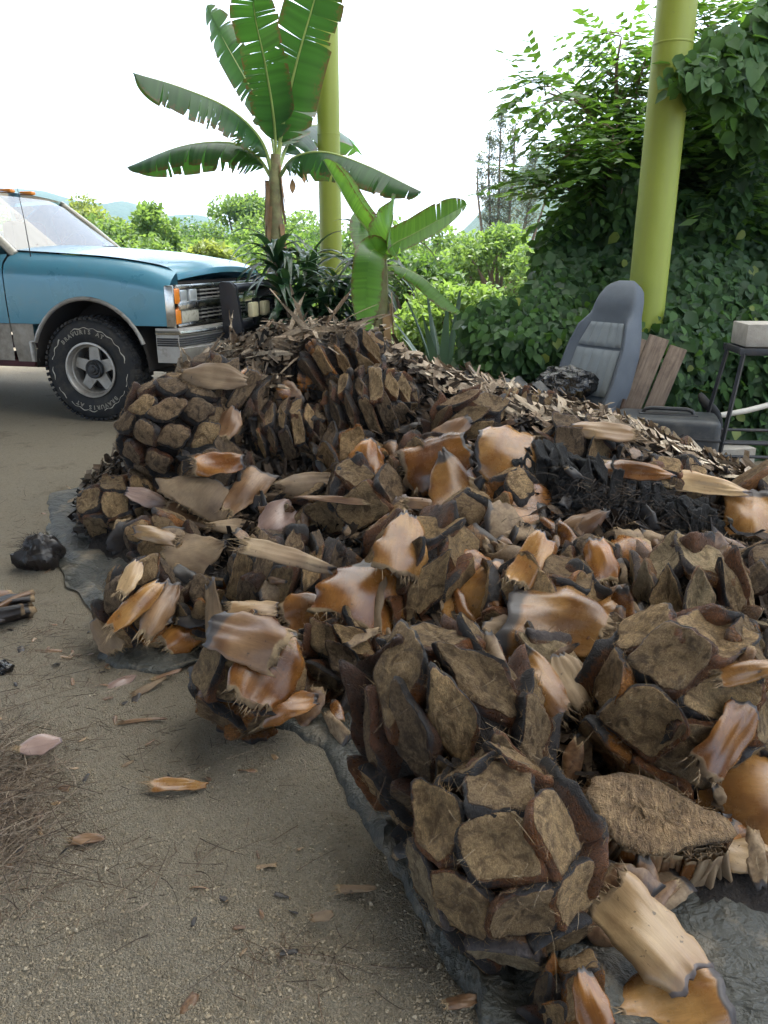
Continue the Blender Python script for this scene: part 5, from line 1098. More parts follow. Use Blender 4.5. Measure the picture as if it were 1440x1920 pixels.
for nm, lb, px, Y, h, w_, m, sz, n, sd in T_: tree(nm, lb, gpx(px, Y), h, w_, m, sz, n, sd, nm, 'trees and bushes beyond the yard', 'leaf', .28 if nm == 'tree' else .12, 30)
# wispy conifer-like tree
rs = np.random.RandomState(50); b_ = gpx(935, 24); root = empty('wispy_tree', b_); tag(root, 'thin grey feathery tree with sparse upright branches', 'tree'); wood = MB(); P = []
for (dx, h) in ((-.75, 4.0), (-.15, 5.2), (.25, 4.8), (.85, 4.3), (1.2, 3.6), (-.45, 4.6)):
    wood.tube([(dx * .3, 0, 0), (dx * .7, 0, h * .4), (dx, 0, h * .75), (dx * 1.03, 0, h)], [.07, .05, .03, .01], 6)
    for k in range(90):
        z = h * rs.uniform(.3, 1); q = .38 * (1 - z / h) + .1; a = rs.uniform(0, 6.28); L = q * rs.uniform(.5, 1.6); b0 = np.array([dx * z / h, 0, z]); d_ = np.array([math.cos(a), math.sin(a), .5]); 
        wood.tube([b0, b0 + d_ * L * .6, b0 + d_ * L], [.008, .006, .003], 4, False); P += [b0 + d_ * L * f + rs.normal(0, .05, 3) for f in rs.uniform(.25, 1.1, 15)]
wood.build('trunk', M['bark'], root); leaves('crown', np.array(P), .11, 'fol_grey', rs, 'thin', .1, root)

# vine hedge at the right: lumpy wall of broad leaves
def wall_points(rs, n, x0, x1, yf, hf, depth=.7):
    x = rs.uniform(x0, x1, n); h = hf(x); z = h * rs.uniform(0, 1, n) ** .85; bulge = .28 * np.sin(x * 3.1 + z * 2.2) + .2 * np.sin(x * 7.3 - z * 4.1 + 1) + .35 * (z / np.maximum(h, .1)) ** 2
    y = yf(x) + bulge * .35 + np.clip((z - .72) * 1.6, 0, .95) + rs.uniform(0, 1, n) ** 2 * depth; return np.stack([x, y, z], 1)
def hedge(name, label, n, x0, x1, yf, hf, m, size, seed, depth=.7, shape='broad'):
    rs = np.random.RandomState(seed); root = empty(name, ((x0 + x1) / 2, float(yf(np.array([(x0 + x1) / 2]))[0]), 0)); tag(root, label, 'hedge'); lo = np.array(root.location)
    P = wall_points(rs, n, x0, x1, yf, hf, depth); leaves('foliage', P - lo, size, m, rs, shape, .55, root, None, (0, -1, .45))
    st = MB()
    for k in range(9):
        x = rs.uniform(x0, x1); h = float(hf(np.array([x]))[0]); y = float(yf(np.array([x]))[0]) + 1.25; pts = [Vector((x + rs.uniform(-.06, .06) * i, y + rs.uniform(-.15, .15), h * i / 5 * .92)) - Vector(lo) for i in range(6)]; st.tube(pts, [.02, .017, .014, .011, .008, .004], 6, False)
    st.build('stems', M['bark'], root)
    Q = wall_points(rs, n // 9, x0, x1, yf, lambda x: hf(x) * 1.06, .15) - lo; Q[:, 1] -= .05; Q[:, 2] = np.abs(Q[:, 2]) ** .8
    leaves('new_growth', Q, size * .8, 'fol_dark', rs, 'leaf', .3, root, None, (.2, -.9, .6)); leaves('yellowed_leaves', Q[:: 40] + rs.normal(0, .05, Q[::40].shape), size * .9, 'fol_yellow', rs, 'broad', .3, root, None, (0, -1, .3)); return root
hedge('vine_hedge', 'dark green vine hedge behind the car seat and column', 16000, .55, 2.45, lambda x: 4.98 - .30 * np.clip((x - 1.3) / .4, 0, 1), lambda x: .68 + 1.05 * np.clip((x - .4) / 1.3, 0, 1) ** 1.2 + .09 * np.sin(x * 5) + .06 * np.sin(x * 11), 'fol_vine', .088, 61)
hedge('vine_hedge', 'taller dark vine thicket behind the metal stand at the right edge', 23000, 2.3, 4.4, lambda x: 4.62 + .1 * x, lambda x: 2.5 + .55 * np.sin(x * 2.3) + .3 * np.sin(x * 6), 'fol_vine', .10, 62, .9)
# right-hand trees with feathered leaves on arching branches
def feather_tree(name, label, base, limbs, m, seed, n_leaf=12, L=.34, ls=.085, per=16, group=None):
    rs = np.random.RandomState(seed); root = empty(name, base); tag(root, label, 'tree', group); wood = MB(); P = []; D = []; base = Vector(base)
    for pts in limbs:
        c_ = [p - base for p in cat(pts, 14)]; rad = [.035 * (1 - i / 14) + .004 for i in range(14)]; wood.tube(c_, rad, 7)
        for i in range(4, 14):
            for q in range(per // 4):
                p = c_[i] + Vector(rs.normal(0, .03, 3)); a = rs.uniform(0, 6.28); d_ = Vector((math.cos(a), math.sin(a) * .8, rs.uniform(-.25, .55))).normalized(); tw = p + d_ * rs.uniform(.08, .3); wood.tube([p, (p + tw) / 2 + Vector((0, 0, .03)), tw], [.006, .004, .003], 4, False)
                for k in range(3):
                    d2 = (d_ + Vector(rs.normal(0, .55, 3))).normalized(); s0 = p.lerp(tw, rs.uniform(.35, 1)); 
                    for j in range(n_leaf):
                        f = (j + 1) / n_leaf; q0 = s0 + d2 * L * f + Vector((0, 0, -.16 * L * f * f)); sd = d2.cross(Vector((0, 0, 1))).normalized() * (1 if j % 2 else -1); P.append(q0); D.append((d2 * .55 + sd + Vector((0, 0, -.25))).normalized())
    P = np.array([tuple(p) for p in P]); D = np.array([tuple(p) for p in D]); n = len(P); W_ = np.cross(D, np.array([0, 0, 1.]) + rs.normal(0, .35, (n, 3))); W_ /= np.linalg.norm(W_, axis=1)[:, None]; U = np.cross(W_, D); Ls = ls * rs.uniform(.7, 1.25, n)[:, None]
    V = np.stack([P, P + D * Ls * .45 + W_ * Ls * .2, P + D * Ls, P + D * Ls * .45 - W_ * Ls * .2], 1).reshape(-1, 3); b = np.arange(n)[:, None] * 4
    wood.build('trunk', M['bark'], root); link('crown', quads_mesh('crown', V, b + np.array([[0, 1, 2, 3]]), M[m], {'tone': np.repeat(np.clip(rs.uniform(0, 1, n), 0, 1), 4)}), root); return root
B1 = Vector((2.15, 6.6, 0)); C1 = Vector((2.1, 6.6, 1.5))
feather_tree('feather_leaved_tree', 'arching feather leaved tree left of the thick lime column', B1, [[B1, C1, at(1170, 330, 6.6), at(1105, 210, 6.5), at(1030, 175, 6.4)], [B1, C1, at(1170, 300, 6.7), at(1155, 150, 6.7), at(1165, 70, 6.7)], [B1, C1, at(1180, 350, 6.4), at(1125, 300, 6.3), at(1045, 280, 6.2)], [B1, C1, at(1200, 300, 6.6), at(1190, 200, 6.6), at(1210, 110, 6.6)], [B1, C1, at(1165, 380, 6.3), at(1095, 370, 6.2), at(1055, 345, 6.2)], [B1, C1, at(1210, 330, 7.0), at(1160, 230, 7.1), at(1095, 150, 7.2)], [B1, C1, at(1170, 360, 6.2), at(1145, 330, 6.1), at(1150, 250, 6.1)]], 'fol_feather', 71, 11, .36, .12, 12)
B2 = Vector((3.35, 6.6, 0)); C2 = Vector((3.3, 6.6, 1.9))
feather_tree('feather_leaved_tree', 'feather leaved tree filling the top right corner', B2, [[B2, C2, at(1400, 330, 6.6), at(1340, 250, 6.4), at(1300, 190, 6.3)], [B2, C2, at(1420, 260, 6.4), at(1380, 120, 6.2), at(1320, 40, 6.1)], [B2, C2, at(1440, 200, 6.5), at(1430, 80, 6.4), at(1390, -20, 6.3)], [B2, C2, at(1380, 380, 6.3), at(1320, 340, 6.2), at(1290, 310, 6.2)], [B2, C2, at(1450, 300, 6.0), at(1400, 220, 5.8), at(1360, 160, 5.7)], [B2, C2, at(1500, 200, 6.5), at(1500, 50, 6.5), at(1450, -60, 6.5)], [B2, C2, at(1420, 380, 6.1), at(1350, 390, 6.0), at(1310, 400, 6.0)]], 'fol_feather', 72, 11, .36, .12, 16)
rs = np.random.RandomState(90); br = empty('overhanging_tree', (3.3, 5.2, 0)); tag(br, 'dark round leaved branches hanging in front of the top right corner', 'tree'); wood = MB(); bl = []
for pts in ([(3.3, 5.2, 0), (3.2, 5.2, 1.6), at(1470, 250, 5.2), at(1400, 230, 5.1)], [(3.2, 5.2, 1.6), at(1480, 150, 5.2), at(1410, 130, 5.1), at(1350, 95, 5.0)], [(3.2, 5.2, 1.6), at(1500, 60, 5.2), at(1440, 40, 5.1)], [at(1460, 160, 5.2), at(1390, 150, 5.0), at(1300, 140, 4.8)]):
    c_ = [p - br.location for p in cat([Vector(p) for p in pts], 10)]; wood.tube(c_, [.03 * (1 - i / 10) + .004 for i in range(10)], 7); bl += [(p.x, p.y, p.z, .17, .8) for p in c_[5:]]
wood.build('trunk', M['bark'], br); leaves('crown', clumps(rs, 1700, bl, .1), .095, 'fol_dark', rs, 'broad', .4, br, None, (0, -.8, .6))
# yellow and green low leaves by the stand
for k, (px, py) in enumerate(((1345, 745), (1290, 748), (1375, 752), (1320, 758))):
    p = at(px, py, 4.9); o = leaves('yellowing_weed', np.array([[rs.uniform(-.06, .06), rs.uniform(-.04, .04), rs.uniform(0, .06)] for _ in range(7)]), .13, 'fol_yellow', rs, 'broad', .1); o.location = p; tag(o, ['yellowing weed beside the curved black strap', 'yellowing weed behind the black case', 'yellowing weed under the pale pipe', 'yellowing weed at the back corner of the black case'][k], 'weed')
# ------------------------------------------------------------------ hills far behind
t = NT('forest_hill'); c = t.coord(rnd=False); n1 = t.noise(c, .03, 8, .65); n2 = t.noise(c, .15, 5, .7)
M['hill'] = t.bsdf(t.mix(n2, (.028, .055, .022), (.075, .11, .04)), .95, nrm=t.bump(n1, 1., 6.))
def hill(pts, Y, dep, seed):
    xs = np.linspace(pts[0][0], pts[-1][0], 90); tops = np.interp(xs, [p[0] for p in pts], [p[1] for p in pts]); rows = []
    for k in range(14):
        f = k / 13; row = []
        for x, ty in zip(xs, tops):
            p = at(x, ty, Y); hgt = max(0, p.z) ; zz = hgt * math.sin(math.pi / 2 * f) ** 1.2 + float(fbm(x * .02 + 5, f * 4, seed, 3)) * hgt * .22 * (f > .0) * (1.2 - f); row.append((p.x, Y - dep * (1 - f), max(-.5, zz) if f > 0 else -.5))
        rows.append(row)
    rows.append([(p[0], p[1] + dep, -.5) for p in rows[-1]])
    o = MB().grid(rows).build('hills', M['hill']); tag(o, 'forested hills', kind='structure')
hill([(-260, 420), (0, 352), (80, 358), (150, 378), (210, 384), (240, 378), (275, 388), (300, 410), (345, 404), (380, 404), (410, 418), (520, 440), (700, 455), (800, 470)], 620, 160, 3)
hill([(700, 470), (840, 452), (870, 430), (900, 398), (935, 355), (970, 318), (1000, 298), (1060, 285), (1150, 262), (1290, 232), (1440, 200), (1700, 150)], 380, 150, 9)
# ------------------------------------------------------------------ car seat and what lies round it
t = NT('seat_cloth'); c = t.coord(rnd=False); n1 = t.noise(c, 6, 5, .65); n2 = t.noise(c, 220, 2, .6)
M['seat_vinyl'] = t.bsdf(t.mix(n1, (.055, .068, .09), (.105, .125, .15)), .7, nrm=t.bump(n2, .3, .002), spec=.4)
t = NT('seat_rib_cloth'); c = t.coord(rnd=False); n1 = t.noise(c, 7, 5, .65); wv = t.vor(c, 260)[0]
M['seat_rib'] = t.bsdf(t.mix(n1, (.14, .165, .185), (.225, .25, .265)), .9, nrm=t.bump(wv, .4, .002), spec=.2)
plain('foam', (.48, .35, .15), .9, 0, .2, 25, .6); plain('rusty_frame', (.09, .06, .045), .7, .4, .4, 10); plain('weathered_wood', (.23, .175, .13), .85, 0, .3, 9, .4, dirt=((.09, .06, .045), 14, .52, .7))
t = NT('plank_wood'); c = t.coord(rnd=True); g = t.noise(t.stretch(c, (14, 14, 1.2)), 5, 5, .65); n1 = t.noise(c, 6, 5, .7)
M['plank'] = t.bsdf(t.mix(t.mr(n1, .5, .7, 0, .7), t.ramp(g, [(.3, (.085, .06, .045)), (.7, (.24, .185, .14))]), (.08, .055, .042)), .85, nrm=t.bump(g, .5, .004))
plain('case_black', (.022, .026, .030), .55, 0, .18, 14, .2, dirt=((.14, .13, .115), 9, .5, .4)); plain('stand_iron', (.035, .038, .045), .5, .4, .3, 14, .2, dirt=((.10, .07, .05), 10, .55, .6)); plain('concrete', (.33, .31, .275), .95, 0, .2, 14, .8, dirt=((.19, .17, .14), 9, .5, .6))
plain('pvc_pipe', (.42, .40, .36), .5, 0, .12, 9, dirt=((.22, .2, .16), 10, .5, .6)); plain('red_plastic', (.55, .035, .025), .35)
t = NT('black_plastic_film'); c = t.coord(rnd=False); M['bag'] = t.bsdf((.005, .005, .006), .24, nrm=t.bump(t.math('ABSOLUTE', t.math('SUBTRACT', t.noise(c, 16, 3, .55, 1.), .5)), .8, .03), spec=.6)

Y0 = 4.55; sl = at(1090, 735, Y0)
seat = empty('car_seat', (sl.x, Y0, 0), (0, 0, math.radians(-56))); seat.scale = (.92, .92, .95); tag(seat, 'worn grey blue car bucket seat standing behind the pile', 'car seat')
def seat_half(v): return float(np.interp(v, [0, .2, .45, .62, .74, .86, .95, 1.], [.245, .262, .252, .215, .175, .155, .125, .06]))
rec = Matrix.Rotation(math.radians(-21), 4, 'X'); off = Vector((0, .05, .36)); BH = .82
def sp(u, v, front):
    hw_ = seat_half(v); x = hw_ * math.sin(u * math.pi / 2) if abs(u) > .0 else 0; e = max(0, 1 - abs(u) ** 4) ** .5; z = v * BH
    th = .10 * (1 - .35 * v) * e
    bol = .075 * math.exp(-((abs(u) - .74) / .2) ** 2) * (1 if v < .62 else max(0, 1 - (v - .62) / .12)); pad = .03 * math.exp(-((v - .82) / .12) ** 2)
    y = -(th * .55 + (bol + pad) * e) if front else th * .8
    e2 = max(0, 1 - max(0, (v - .93) / .07) ** 2) ** .5; y *= (.35 + .65 * e2)
    return off + rec @ Vector((x, y, z))
bk = MB(); us = np.linspace(-1, 1, 25); vs = np.linspace(0, 1, 30)
bk.grid([[sp(u, v, True) for u in us] for v in vs]); bk.grid([[sp(u, v, False) for u in us] for v in vs], flip=True)
bko = bk.build('backrest', M['seat_vinyl'], seat)
for (v0, v1) in ((.10, .455), (.475, .66)):
    rows = []
    for v in np.linspace(v0, v1, 12):
        edge = min(1, min(v - v0, v1 - v) / .02); row = []
        for k in range(49):
            u = -.5 + k / 48 * 1.0 * (1.0); u *= (1.0 if v < .5 else 1 - (v - .5) * .6); p = sp(u, v, True); rib = abs(math.sin((k / 48) * math.pi * 5)) ** .5
            row.append(p + rec.to_3x3() @ Vector((0, -.004 - .013 * rib * max(.1, edge), 0)))
        rows.append(row)
    MB().grid(rows).build('ribbed_panel', M['seat_rib'], bko)
cu = MB(); rows = []
for i in range(16):
    f = i / 15; row = []
    for u in np.linspace(-1, 1, 21): row.append((.27 * math.sin(u * math.pi / 2), .02 - .56 * f, .37 + .05 * f + .04 * math.exp(-((abs(u) - .75) / .2) ** 2) - .05 * max(0, abs(u) - .85) / .15 - .07 * max(0, (f - .85) / .15) ** 2))
    rows.append(row)
cu.grid(rows); cu.grid([[(p[0] * .98, p[1], .22) for p in r_] for r_ in rows], flip=True)
for s_ in (0, 20): cu.grid([[r_[s_], (r_[s_][0] * .98, r_[s_][1], .22)] for r_ in rows])
cu.grid([[p, (p[0] * .98, p[1], .22)] for p in rows[-1]]); cu.build('cushion', M['seat_vinyl'], seat)
fo = MB(); fo.grid([[(.10 + .17 * a, -.47 + .38 * b, .405 + .035 * math.sin(math.pi * min(1, max(0, a * .8 + .2))) * math.sin(math.pi * b) + .02) for b in np.linspace(0, 1, 12)] for a in np.linspace(0, 1, 10)]).build('torn_foam', M['foam'], seat)
MB().box((-.2, -.2, .17), (.04, .5, .08), .006).box((.2, -.2, .17), (.04, .5, .08), .006).box((0, -.02, .16), (.42, .04, .04), .005).box((-.2, -.4, .065), (.035, .04, .13), .004).box((.2, -.4, .065), (.035, .04, .13), .004).box((-.2, .02, .065), (.035, .04, .13), .004).box((.2, .02, .065), (.035, .04, .13), .004).build('seat_frame', M['rusty_frame'], seat)
MB().tube([(.25, .03, .30), (.275, .05, .36), (.28, .08, .46)], .012, 8).build('recline_lever', M['rusty_frame'], seat)
# black bag crumpled on the seat
def crumple(name, c, sz, m, seed, label, cat_, fl=.35, n=22):
    r = np.random.RandomState(seed); rows = []
    for i in range(n):
        th = math.pi * i / (n - 1); row = []
        for j in range(2 * n + 1):
            ph = 2 * math.pi * (j % (2 * n)) / (2 * n); x, y, z = math.sin(th) * math.cos(ph), math.sin(th) * math.sin(ph), math.cos(th)
            k = 1 + fl * float(fbm(x * 2.3 + seed, y * 2.3 + z * 1.7, seed, 3)) * 2 + .10 * abs(float(fbm(x * 7 + z * 3, y * 7 - z, seed + 3, 2))) * 2; row.append((sz[0] * x * k, sz[1] * y * k, max(-sz[2] * .8, sz[2] * z * k)))
        rows.append(row)
    o = MB().grid(rows).build(name, m, None, c); tag(o, label, cat_); return o
crumple('plastic_bag', Matrix.Rotation(math.radians(-56), 4, 'Z') @ Vector((-.02, -.10, 0)) + Vector((sl.x, Y0, .50)), (.17, .13, .10), M['bag'], 4, 'crumpled shiny black plastic bag lying on the car seat', 'plastic bag', .5)
wk = MB(); rows = [[Vector((-.30 + .34 * a, -.40 + .30 * b, .475 + .03 * math.sin(9 * a + 4 * b) + .02 * math.sin(13 * b - 5 * a) + .02 * b)) for b in np.linspace(0, 1, 14)] for a in np.linspace(0, 1, 16)]
wk.grid(rows); o = wk.build('dust_sheet', M['seat_vinyl'], None, (sl.x, Y0, 0)); o.rotation_euler = (0, 0, math.radians(-56)); tag(o, 'limp dark grey cloth spread on the front of the seat cushion', 'cloth'); o.data.materials[0] = M['case_black']
# leaning planks
pl = at(1190, 745, 4.5); root = empty('leaning_boards', (pl.x, 4.5, 0)); tag(root, 'weathered wooden boards leaning beside the car seat', 'boards')
ro = Euler((math.radians(-14), math.radians(17), math.radians(-16)))
for k, (dx, w_, h, z) in enumerate(((-.115, .10, .70, .40), (.0, .115, .74, .42), (.118, .10, .72, .41))): MB().box(Vector((dx, 0, 0)), (w_, .022, h), .003).build('plank', M['plank'], root, (0, 0, z)).rotation_euler = ro
o = MB().box((-.0, -.03, -.21), (.34, .022, .14), .003).build('plank', M['plank'], root, (0, 0, .35)); o.rotation_euler = ro
# black case with handle
cp = at(1250, 800, 4.12); case = empty('black_case', (cp.x, 4.12, 0), (0, 0, math.radians(-17))); tag(case, 'black plastic carrying case with top handle behind the dry scraps', 'case')
MB().box((0, 0, .20), (.52, .30, .40), .035, seg=3).build('body', M['case_black'], case); MB().box((0, -.002, .30), (.526, .305, .012), .003).build('seam', M['black_plastic'], case)
MB().tube([(-.13, 0, .40), (-.12, 0, .422), (-.09, 0, .43), (.09, 0, .43), (.12, 0, .422), (.13, 0, .40)], .011, 8).build('handle', M['black_plastic'], case)
MB().box((0, 0, .402), (.30, .07, .008), .003).build('handle_recess', M['black_plastic'], case)
# iron stand with block
sp_ = at(1425, 640, 4.15); stand = empty('iron_stand', (sp_.x + .02, 4.15, 0), (0, 0, math.radians(-6))); tag(stand, 'black angle iron stand with low racks at the right edge', 'stand'); ht = .74
for (sx, sy) in ((-1, -1), (1, -1), (-1, 1), (1, 1)): MB().tube([(sx * .23, sy * .2, 0), (sx * .135, sy * .13, ht)], .012, 4).build('leg', M['stand_iron'], stand)
for sy in (-1, 1): MB().box((0, sy * .13, ht), (.32, .02, .035), .003).build('top_rail', M['stand_iron'], stand)
for sx in (-1, 1): MB().box((sx * .14, 0, ht), (.02, .26, .033), .003).build('top_rail', M['stand_iron'], stand)
for zz in (.20, .27):
    k = 1 - zz / ht; hx_, hy_ = .135 + .095 * k, .13 + .07 * k
    for sy in (-1, 1): MB().tube([(-hx_, sy * hy_, zz), (hx_, sy * hy_, zz)], .009, 6).build('rack_bar', M['stand_iron'], stand)
    for sx in (-1, 1): MB().tube([(sx * hx_, -hy_, zz), (sx * hx_, hy_, zz)], .009, 6).build('rack_bar', M['stand_iron'], stand)
b_ = MB().box((0, 0, .06), (.30, .24, .115), .006).build('concrete_block', M['concrete'], None, (sp_.x + .04, 4.15, ht + .02)); b_.rotation_euler = (0, 0, math.radians(-6)); tag(b_, 'dusty pale concrete block lying on top of the iron stand', 'block')
p = at(1368, 822, 4.3); b_ = MB().box((0, 0, .09), (.26, .14, .18), .006).build('concrete_block', M['concrete'], None, (p.x, 4.3, 0)); b_.rotation_euler = (0, 0, .2); tag(b_, 'small grey concrete block on the ground under the iron stand', 'block')
pp = MB().tube([at(1350, 779, 4.55), at(1400, 770, 4.6), at(1470, 752, 4.7)], .017, 12).build('pale_pipe', M['pvc_pipe']); tag(pp, 'pale dusty pipe lying behind the iron stand', 'pipe')
st = MB(); pts = cat([at(1312, 738, 4.45), at(1322, 755, 4.42), at(1338, 770, 4.4), at(1346, 790, 4.4), at(1345, 820, 4.4)], 12); st.tube(pts, [.012, .022, .026, .027, .027, .027, .027, .026, .026, .026, .026, .02], 10); o = st.build('rubber_hose', M['rubber']); tag(o, 'thick black rubber hose curving up between case and stand', 'hose')
o = MB().lathe([(.001, 0), (.022, .006), (.028, .025), (.022, .045), (.012, .05), (.012, .065), (.001, .066)], 16).build('red_cap', M['red_plastic'], None, hit(1151, 772, .02, False)[0]); tag(o, 'small red plastic cap at the left end of the black case', 'cap')
# ------------------------------------------------------------------ dry scraps over the crest and the back of the pile
FL_PX = [(285, 770), (330, 715), (380, 660), (440, 625), (520, 590), (640, 590), (760, 640), (900, 680), (1130, 740), (1460, 840), (1460, 945), (1340, 905), (1230, 862), (1100, 815), (960, 795), (860, 765), (770, 700), (650, 672), (520, 690), (420, 712), (330, 760)]
RX = [-1.4, -1.1, -.76, -.3, .05, .46, 1., 1.6, 2.2, 2.6]; RY = [3.6, 3.65, 4.02, 4.15, 3.98, 3.78, 3.55, 3.18, 3.0, 2.9]
def flake_spots(rs, n):
    x = rs.uniform(-1.45, 2.5, n * 8); y = rs.uniform(2.4, 5.2, n * 8)
    ok = inside(x, y, OUT); x, y = x[ok], y[ok]; z = HT[((y - HY0) / HS).astype(int), ((x - HX0) / HS).astype(int)] + G(x, y)
    d = y * CT - (z - CAMZ) * ST; u = y * ST + (z - CAMZ) * CT; px = 720 + F * x / d; py = 960 - F * u / d
    ok = (inside(px, py, FL_PX) | (y > np.interp(x, RX, RY) - .04)) & (z > .0)
    return np.stack([x, y, z], 1)[ok][:n]
def surf_n(P):
    i = ((P[:, 0] - HX0) / HS).astype(int); j = ((P[:, 1] - HY0) / HS).astype(int); e = 4
    gx_ = (HT[j, np.clip(i + e, 0, HT.shape[1] - 1)] - HT[j, i - e]) / (2 * e * HS); gy_ = (HT[np.clip(j + e, 0, HT.shape[0] - 1), i] - HT[j - e, i]) / (2 * e * HS)
    n = np.stack([-gx_, -gy_, np.ones(len(P))], 1); return n / np.linalg.norm(n, axis=1)[:, None]
def flakes(P, N, rs, L, W, noise_, name, m, pal, curl=.35, down=.6):
    n = len(P); N = N + rs.normal(0, noise_, (n, 3)); N /= np.linalg.norm(N, axis=1)[:, None]; D = rs.normal(size=(n, 3)) * np.where(P[:, :1] > .1, .75, 1.) + np.where(P[:, :1] > .1, 1., 0.) * np.array([[1.1, -.45, -.2]]) + np.stack([N[:, 0], N[:, 1], -np.ones(n) * .5], 1) * down * 2; D -= N * (D * N).sum(1)[:, None]; D /= np.linalg.norm(D, axis=1)[:, None]; S_ = np.cross(N, D)
    L = L[:, None]; W = W[:, None]; cv = rs.uniform(-1, 1, n)[:, None] * curl; ac = rs.uniform(-.6, .6, n)[:, None]; pts = []
    for k, f in enumerate((0, .35, .7, 1.)):
        wk = W * (.75, 1., .85, .3)[k] * rs.uniform(.7, 1.2, n)[:, None]
        for s_ in (-1, 0, 1):
            pts.append(P + D * L * (f - .5 + (.06 * rs.uniform(-1, 1, n)[:, None])) + S_ * wk * s_ * .5 + N * (cv * L * (f - .5) ** 2 * 2 + ac * wk * (abs(s_)) * .6 + .004))
    V = np.stack(pts, 1).reshape(-1, 3); b = np.arange(n)[:, None] * 12; Fq = np.concatenate([b + np.array([[r_ * 3 + c_, r_ * 3 + c_ + 1, r_ * 3 + c_ + 4, r_ * 3 + c_ + 3]]) for r_ in range(3) for c_ in range(2)], 0)
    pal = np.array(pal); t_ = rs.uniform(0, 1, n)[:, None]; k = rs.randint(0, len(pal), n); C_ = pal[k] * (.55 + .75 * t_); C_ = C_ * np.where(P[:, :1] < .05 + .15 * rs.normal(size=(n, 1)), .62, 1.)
    return link(name, quads_mesh(name, V, Fq, M[m], {'tone': np.repeat(C_, 12, 0)}))
PAL = [(.40, .33, .25), (.48, .40, .31), (.30, .235, .17), (.36, .305, .245), (.20, .15, .105), (.54, .47, .37)]
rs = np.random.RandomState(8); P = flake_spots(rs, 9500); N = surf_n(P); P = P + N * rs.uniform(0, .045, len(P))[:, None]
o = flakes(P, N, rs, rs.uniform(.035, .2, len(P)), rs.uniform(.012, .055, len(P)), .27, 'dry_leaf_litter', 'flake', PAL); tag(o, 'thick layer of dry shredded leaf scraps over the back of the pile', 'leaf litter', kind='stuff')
# crumbs and shreds over the front, palette darkened to deepen shade in the gaps
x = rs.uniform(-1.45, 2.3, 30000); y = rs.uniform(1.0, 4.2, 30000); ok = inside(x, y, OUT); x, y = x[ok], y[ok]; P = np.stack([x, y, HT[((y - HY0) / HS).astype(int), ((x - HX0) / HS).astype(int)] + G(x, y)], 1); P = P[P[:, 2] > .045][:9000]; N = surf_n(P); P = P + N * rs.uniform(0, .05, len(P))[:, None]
o = flakes(P, N, rs, rs.uniform(.02, .11, len(P)), rs.uniform(.008, .04, len(P)), .6, 'shade_dark_leaf_shreds', 'flake', [(.05, .033, .022), (.08, .055, .036), (.025, .018, .014), (.15, .105, .07), (.015, .012, .011)], .5); tag(o, 'leaf shreds and crumbs in the gaps of the pile, coloured darker for shade', 'leaf shreds', kind='stuff')
# the larger scraps one by one
def scrap_mesh(seed):
    r = random.Random(seed); ph = [r.uniform(0, 6) for _ in range(4)]; rows = []; W = r.uniform(.22, .5); prof = [r.uniform(.5, .9), 1, r.uniform(.7, 1), r.uniform(.15, .6)]
    for i in range(9):
        f = i / 8; w_ = W * float(np.interp(f, [0, .3, .7, 1], prof)) / 2; rows.append([(v * w_ + .05 * math.sin(4 * f + ph[0]), f - .5 + .03 * r.uniform(-1, 1) * (i in (0, 8)), .16 * math.sin(2.5 * f + ph[1]) + .35 * w_ * math.cos(v * 2 + ph[2]) + .02 * r.uniform(-1, 1)) for v in np.linspace(-1, 1, 5)])
    return MB().grid(rows).me('dry_leaf_scrap', M['scrap'])
SC = [scrap_mesh(k) for k in range(12)]; P = flake_spots(np.random.RandomState(21), 260); N = surf_n(P); r = random.Random(5)
for k in range(len(P)):
    px, py = proj(P[k])
    if not (250 < px < 1470 and P[k][1] < np.interp(P[k][0], RX, RY) + .12): continue
    n = (Vector(N[k]) + Vector((r.gauss(0, .3), r.gauss(0, .3), r.gauss(0, .2)))).normalized(); Y = n.cross(Vector((r.gauss(0, 1), r.gauss(0, 1), r.gauss(0, .4)))).normalized()
    o = link('dry_leaf_scrap', r.choice(SC)); s = r.uniform(.10, .20); o.scale = (s, s, s); o.rotation_mode = 'QUATERNION'; o.rotation_quaternion = orient(Y.cross(n), Y, n).to_quaternion(); o.location = Vector(P[k]) + n * r.uniform(.02, .06)
    tag(o, 'larger dry leaf scrap on the crest ' + ('at its left end above the bead scaled heart' if px < 450 else 'at its highest point below the banana plants' if px < 720 else 'below the young banana and upright agave' if px < 950 else 'in front of the car seat' if px < 1160 else 'in front of the black case' if px < 1330 else 'at the right edge below the iron stand'), 'leaf scrap', 'larger dry leaf scraps on the crest')
